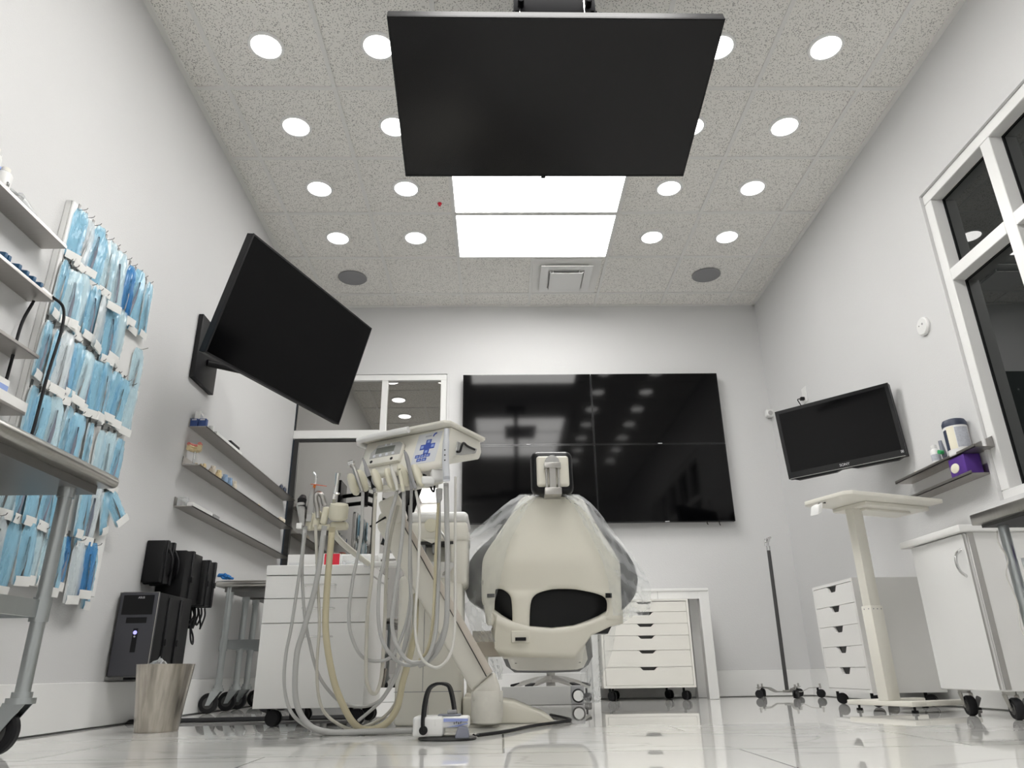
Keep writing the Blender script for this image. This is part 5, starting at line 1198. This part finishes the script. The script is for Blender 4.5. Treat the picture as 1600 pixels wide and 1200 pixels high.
q = MB().bb((-hw, 0, z0), (-hw + .016, .40, z1)).bb((hw - .016, 0, z0), (hw, .40, z1)).bb((-hw + .016, 0, z1 - .016), (hw - .016, .40, z1)).bb((-hw + .016, 0, z0), (hw - .016, .40, z0 + .016)).bb((-hw + .016, .022, z0 + .016), (hw - .016, .40, z1 - .016))
q.build('carcass', M['ikea'], t, local=True, smooth=False)
hts = [.116, .108, .096, .078, .078, .074]; zz = z0 + .018
for hgt in hts: cutout_drawer(t, frb, 2 * hw - .036, zz, zz + hgt, .13, .020, .017, M['ikea'], None); zz += hgt + .0022
for (x, y) in ((-.26, .05), (.26, .05), (-.20, .33), (.20, .33)): caster(t, WM[t] @ Vector((x, y, 0)), .031, M['blackrub'], .5, twin=True, top=.0825, width=.02)

# ------------------------------------------------------------------ floor stand
t = thing('pole_stand', 'dark pole on a five wheeled flat steel base in the back right corner', 'stand', (2.065, 5.60, 0))
MB().cyl((0, 0, .045), (.012, 0, 1.04), .0135, seg=18).build('pole', M['darkpole'], t, local=True)
MB().cyl((.012, 0, 1.04), (.0125, 0, 1.075), .016, seg=18).cyl((.0125, 0, 1.075), (.013, 0, 1.10), .009, seg=14).box((.012, -.005, 1.115), (.028, .02, .04), Matrix.Rotation(.5, 3, 'Y'), .004).box((.026, -.004, 1.135), (.034, .018, .016), Matrix.Rotation(-.4, 3, 'Y'), .003).cyl((-.012, 0, 1.075), (-.005, 0, 1.13), .005, seg=10).build('clamp', M['chrome'], t, local=True)
q = MB()
for k in range(5):
    a = 2 * math.pi * k / 5 - .42; d = Vector((math.cos(a), math.sin(a), 0)); s_ = Vector((-d.y, d.x, 0)) * .014
    rws = [[d * rr_ + s_ + Vector((0, 0, z)), d * rr_ - s_ + Vector((0, 0, z))] for rr_, z in ((0, .042), (.10, .042), (.15, .066), (.235, .072))]
    rw2 = [[p - Vector((0, 0, .005)) for p in r_] for r_ in rws]
    q.sheet(rws).sheet(rw2).sheet([[r_[0] for r_ in rws], [r_[0] for r_ in rw2]]).sheet([[r_[1] for r_ in rws], [r_[1] for r_ in rw2]])
    q.cyl(d * .225 + Vector((0, 0, .06)), d * .225 + Vector((0, 0, .092)), .007, seg=8)
q.cyl((0, 0, .034), (0, 0, .05), .03, seg=16); q.build('star_base', M['alum'], t, local=True)
for k in range(5):
    a = 2 * math.pi * k / 5 - .42; caster(t, WM[t] @ Vector((math.cos(a) * .225, math.sin(a) * .225, 0)), .028, M['blackrub'], a + 1, twin=True, top=.068, width=.016)

# ------------------------------------------------------------------ five drawer unit by the right wall
t = thing('drawer_unit', 'white five drawer unit on casters against the right wall behind the overbed table', 'drawer unit', (1.950, 4.345, 0))
z0, z1 = .070, .660; hl_ = .272
def frr(x, d, z): return Vector((d, -x, z))
q = MB().bb((0, -hl_, z0), (.40, -hl_ + .016, z1)).bb((0, hl_ - .016, z0), (.40, hl_, z1)).bb((0, -hl_ + .016, z1 - .016), (.40, hl_ - .016, z1)).bb((0, -hl_ + .016, z0), (.40, hl_ - .016, z0 + .016)).bb((.022, -hl_ + .016, z0 + .016), (.40, hl_ - .016, z1 - .016))
q.build('carcass', M['laminate'], t, local=True, smooth=False)
zz = z0 + .018; hgt = (z1 - z0 - .036 - .010) / 5
for k in range(5): cutout_drawer(t, frr, 2 * hl_ - .036, zz, zz + hgt, .14, .034, .017, M['laminate'], None); zz += hgt + .0022
for (x, y) in ((.05, -.21), (.05, .21), (.34, -.21), (.34, .21)): caster(t, WM[t] @ Vector((x, y, 0)), .030, M['blackrub'], .9, twin=True, top=.0705, width=.02)

# ------------------------------------------------------------------ overbed table
zt = .985
A_ = atz(1256, 792, zt); B_ = atz(1325, 771, zt); C_ = atz(1479, 786, zt)
ex = (C_ - B_); LX = ex.length - .015; ex.normalize(); ey = Vector((-ex.y, ex.x, 0)); LY = (A_ - B_).length
mt = Matrix(((ex.x, ey.x, 0, B_.x), (ex.y, ey.y, 0, B_.y), (0, 0, 1, 0), (0, 0, 0, 1)))
t = thing('overbed_table', 'narrow white height adjustable table on a single post and flat base', 'table', mtx=mt)
MB().bprism([(.03, 0, zt), (LX - .01, 0, zt), (LX, .01, zt), (LX, LY - .01, zt), (LX - .01, LY, zt), (.03, LY, zt), (0, LY - .03, zt), (0, .03, zt)], (0, 0, .020), .003, 2).build('table_top', M['cream'], t, local=True)
cpos = WM[t].inverted() @ at(1334, 800, 3.70); cx_, cy_ = cpos.x, cpos.y
cx_ = max(.05, cx_); 
MB().bb((cx_ - .03, cy_ - .11, zt - .022), (cx_ + .42, cy_ + .11, zt - .0005), .004).bb((cx_ + .02, cy_ - .06, zt - .035), (cx_ + .34, cy_ + .06, zt - .021), .003, 1).build('support_frame', M['cream'], t, local=True)
MB().bb((cx_ - .040, cy_ - .030, .050), (cx_ + .040, cy_ + .030, .48), .004).build('outer_post', M['cream'], t, local=True)
MB().bb((cx_ - .034, cy_ - .024, .47), (cx_ + .034, cy_ + .024, zt - .021), .003).build('inner_post', M['cream'], t, local=True)
q = MB()
for dx_ in (-.025, .0, .025): q.cyl((cx_ + dx_, cy_ - .0305, .465), (cx_ + dx_, cy_ - .0315, .465), .003, seg=8)
for dy_ in (-.015, .012): q.cyl((cx_ - .0405, cy_ + dy_, .465), (cx_ - .0415, cy_ + dy_, .465), .003, seg=8)
q.build('rivet', M['greyplastic'], t, local=True)
MB().bb((cx_ - .045, cy_ - .16, .028), (cx_ + .045, cy_ + .22, .050), .004).bb((cx_ + .045, cy_ - .16, .028), (min(cx_ + .50, LX - .03), cy_ - .09, .050), .004).bb((cx_ + .045, cy_ + .13, .028), (min(cx_ + .50, LX - .03), cy_ + .20, .050), .004).build('foot', M['cream'], t, local=True)
q = MB()
for (x, y) in ((cx_, cy_ - .13), (cx_, cy_ + .19), (cx_ + .42, cy_ - .125), (cx_ + .42, cy_ + .165)): q.cyl((x, y, 0.001), (x, y, .012), .016, .014, 16).cyl((x, y, .012), (x, y, .030), .006, seg=8)
q.build('levelling_foot', M['black'], t, local=True)
lv = MB().bprism([(-.035, .16, zt - .025), (-.010, .155, zt - .012), (-.01, .215, zt - .012), (-.035, .215, zt - .025)], (-.016, .0, -.05), .004, 2); lv.build('height_lever', M['white'], t, local=True)
MB().tube([(.03, .18, zt - .006), (-.01, .18, zt - .012), (-.03, .18, zt - .03)], .004, 8).build('lever_rod', M['black'], t, local=True)

# ------------------------------------------------------------------ big white cabinet on wheels, right
t = thing('rolling_cabinet', 'large white rolling cabinet with curved chrome door handle by the window', 'cabinet', (1.95, 3.225, 0))
yc0, yc1 = -.205, .205
MB().bb((.02, yc0, .103), (.42, yc1, .722), .002, 1).build('carcass', M['laminate'], t, local=True)
MB().bb((-.02, yc0 - .02, .7225), (.425, yc1 + .055, .752), .004, 2).build('cabinet_top', M['laminate'], t, local=True)
d = MB().bb((.0, yc0 + .003, .106), (.0185, yc1 - .002, .718), .002, 1).build('door', M['white'], t, local=True)
MB().tube(spline([(.0, yc0 + .035, .655), (-.026, yc0 + .030, .635), (-.034, yc0 + .030, .60), (-.026, yc0 + .030, .565), (.0, yc0 + .035, .545)]), .005, 10, flat=1.4).build('handle', M['chrome'], d, local=True)
MB().bb((.022, yc0 - .003, .11), (.045, yc0 - .0005, .72)).bb((.0, yc0 - .001, .11), (.006, yc0 + .002, .718)).build('edge_strip', M['alum'], t, local=True)
for (x, y) in ((.07, -.15), (.07, .15), (.36, -.15), (.36, .15)):
    cs = caster(t, WM[t] @ Vector((x, y - .02, 0)), .040, M['blackrub'], -.2, top=.1035, width=.032, fork=M['alum'])
    MB().box(WM[t] @ Vector((x + .035, y - .02, .055)), (.02, .012, .045), Matrix.Rotation(.5, 3, 'Y'), .004).build('brake_tab', M['greyplastic'], cs)

# ------------------------------------------------------------------ small shelves on the right wall and what they carry
def rshelf(label, ya, yb, z):
    dep = .10; b = MB()
    b.bb((XR - dep, ya, z - .004), (XR - .0015, yb, z)).bb((XR - .005, ya, z), (XR - .0015, yb, z + .05)).bb((XR - dep, ya, z - .004), (XR - dep + .003, yb, z + .012))
    return tag(b.build('wall_shelf', M['shelf'], None), label, 'shelf', 'two dark ledges right of the television')
rshelf('upper dark metal ledge on the right wall carrying the wipes tub', 3.285, 4.03, 1.178)
rshelf('lower dark metal ledge on the right wall carrying the purple carton', 3.355, 3.98, 1.066)
z = 1.1785; cx = XR - .055; cy = 3.46
t = MB().lathe([(.050, 0), (.054, .004), (.055, .155), (.052, .162)], (cx, cy, z), seg=32).build('wipes_tub', M['white'], None); tag(t, 'white wipes tub with dark blue lid on the upper right ledge', 'tub')
MB().lathe([(.0565, .150), (.0575, .168), (.050, .185), (.030, .192), (.001, .193)], (cx, cy, z), seg=32).build('lid', M['labelnavy'], t)
def arc_panel(a0, a1, z0_, z1_, r_, m, name):
    rws = [[(cx + r_ * math.cos(a0 + (a1 - a0) * k / 10), cy + r_ * math.sin(a0 + (a1 - a0) * k / 10), z + zz_2) for k in range(11)] for zz_2 in (z0_, z1_)]
    MB().sheet(rws).build(name, m, t)
arc_panel(2.55, 3.3, .03, .135, .0556, M['labelnavy'], 'navy_label'); arc_panel(3.3, 4.0, .03, .145, .0556, M['labelcream'], 'cream_label'); arc_panel(4.05, 5.3, .035, .14, .0556, M['dusty'], 'printed_label')
bottle('spray_bottle', 'small white bottle with dark print left of the wipes tub', (XR - .06, 3.66, z), .023, .115, M['white'], M['white'], band=(.25, .55, M['dusty']), capr=.55)
t = MB().tube([(XR - .05, 3.60, z), (XR - .05, 3.605, z + .06), (XR - .052, 3.61, z + .125)], [.012, .013, .009], 12).build('dark_tube', M['slate'], None); tag(t, 'dark tube with green clip between white bottle and wipes tub', 'tube')
MB().box((XR - .066, 3.603, z + .062), (.022, .03, .02), Matrix.Rotation(.4, 3, 'X'), .004).build('green_clip', M['green'], t)
o = MB().lathe([(.012, 0), (.014, .003), (.013, .018), (.008, .022)], (XR - .075, 3.84, z), seg=16).build('cream_stopper', M['ivory'], None); tag(o, 'tiny cream cap alone toward the far end of the upper right ledge', 'cap')
t = carton('glove_carton', 'purple glove carton with white oval opening on the lower right ledge', (XR - .053, 3.455, 1.0665), (.082, .13, .105), M['purple'], 0, extra=[('pale_end', (-.035, .0652, .01), (.035, .0658, .095), M['dusty'])])
o = MB().lathe([(.034, 0), (.032, .003), (.001, .010)], (-.0412, .022, .052), (-1, 0, 0), 26, sx=1.0, sy=.72).build('glove_opening', M['labelcream'], t, local=True)
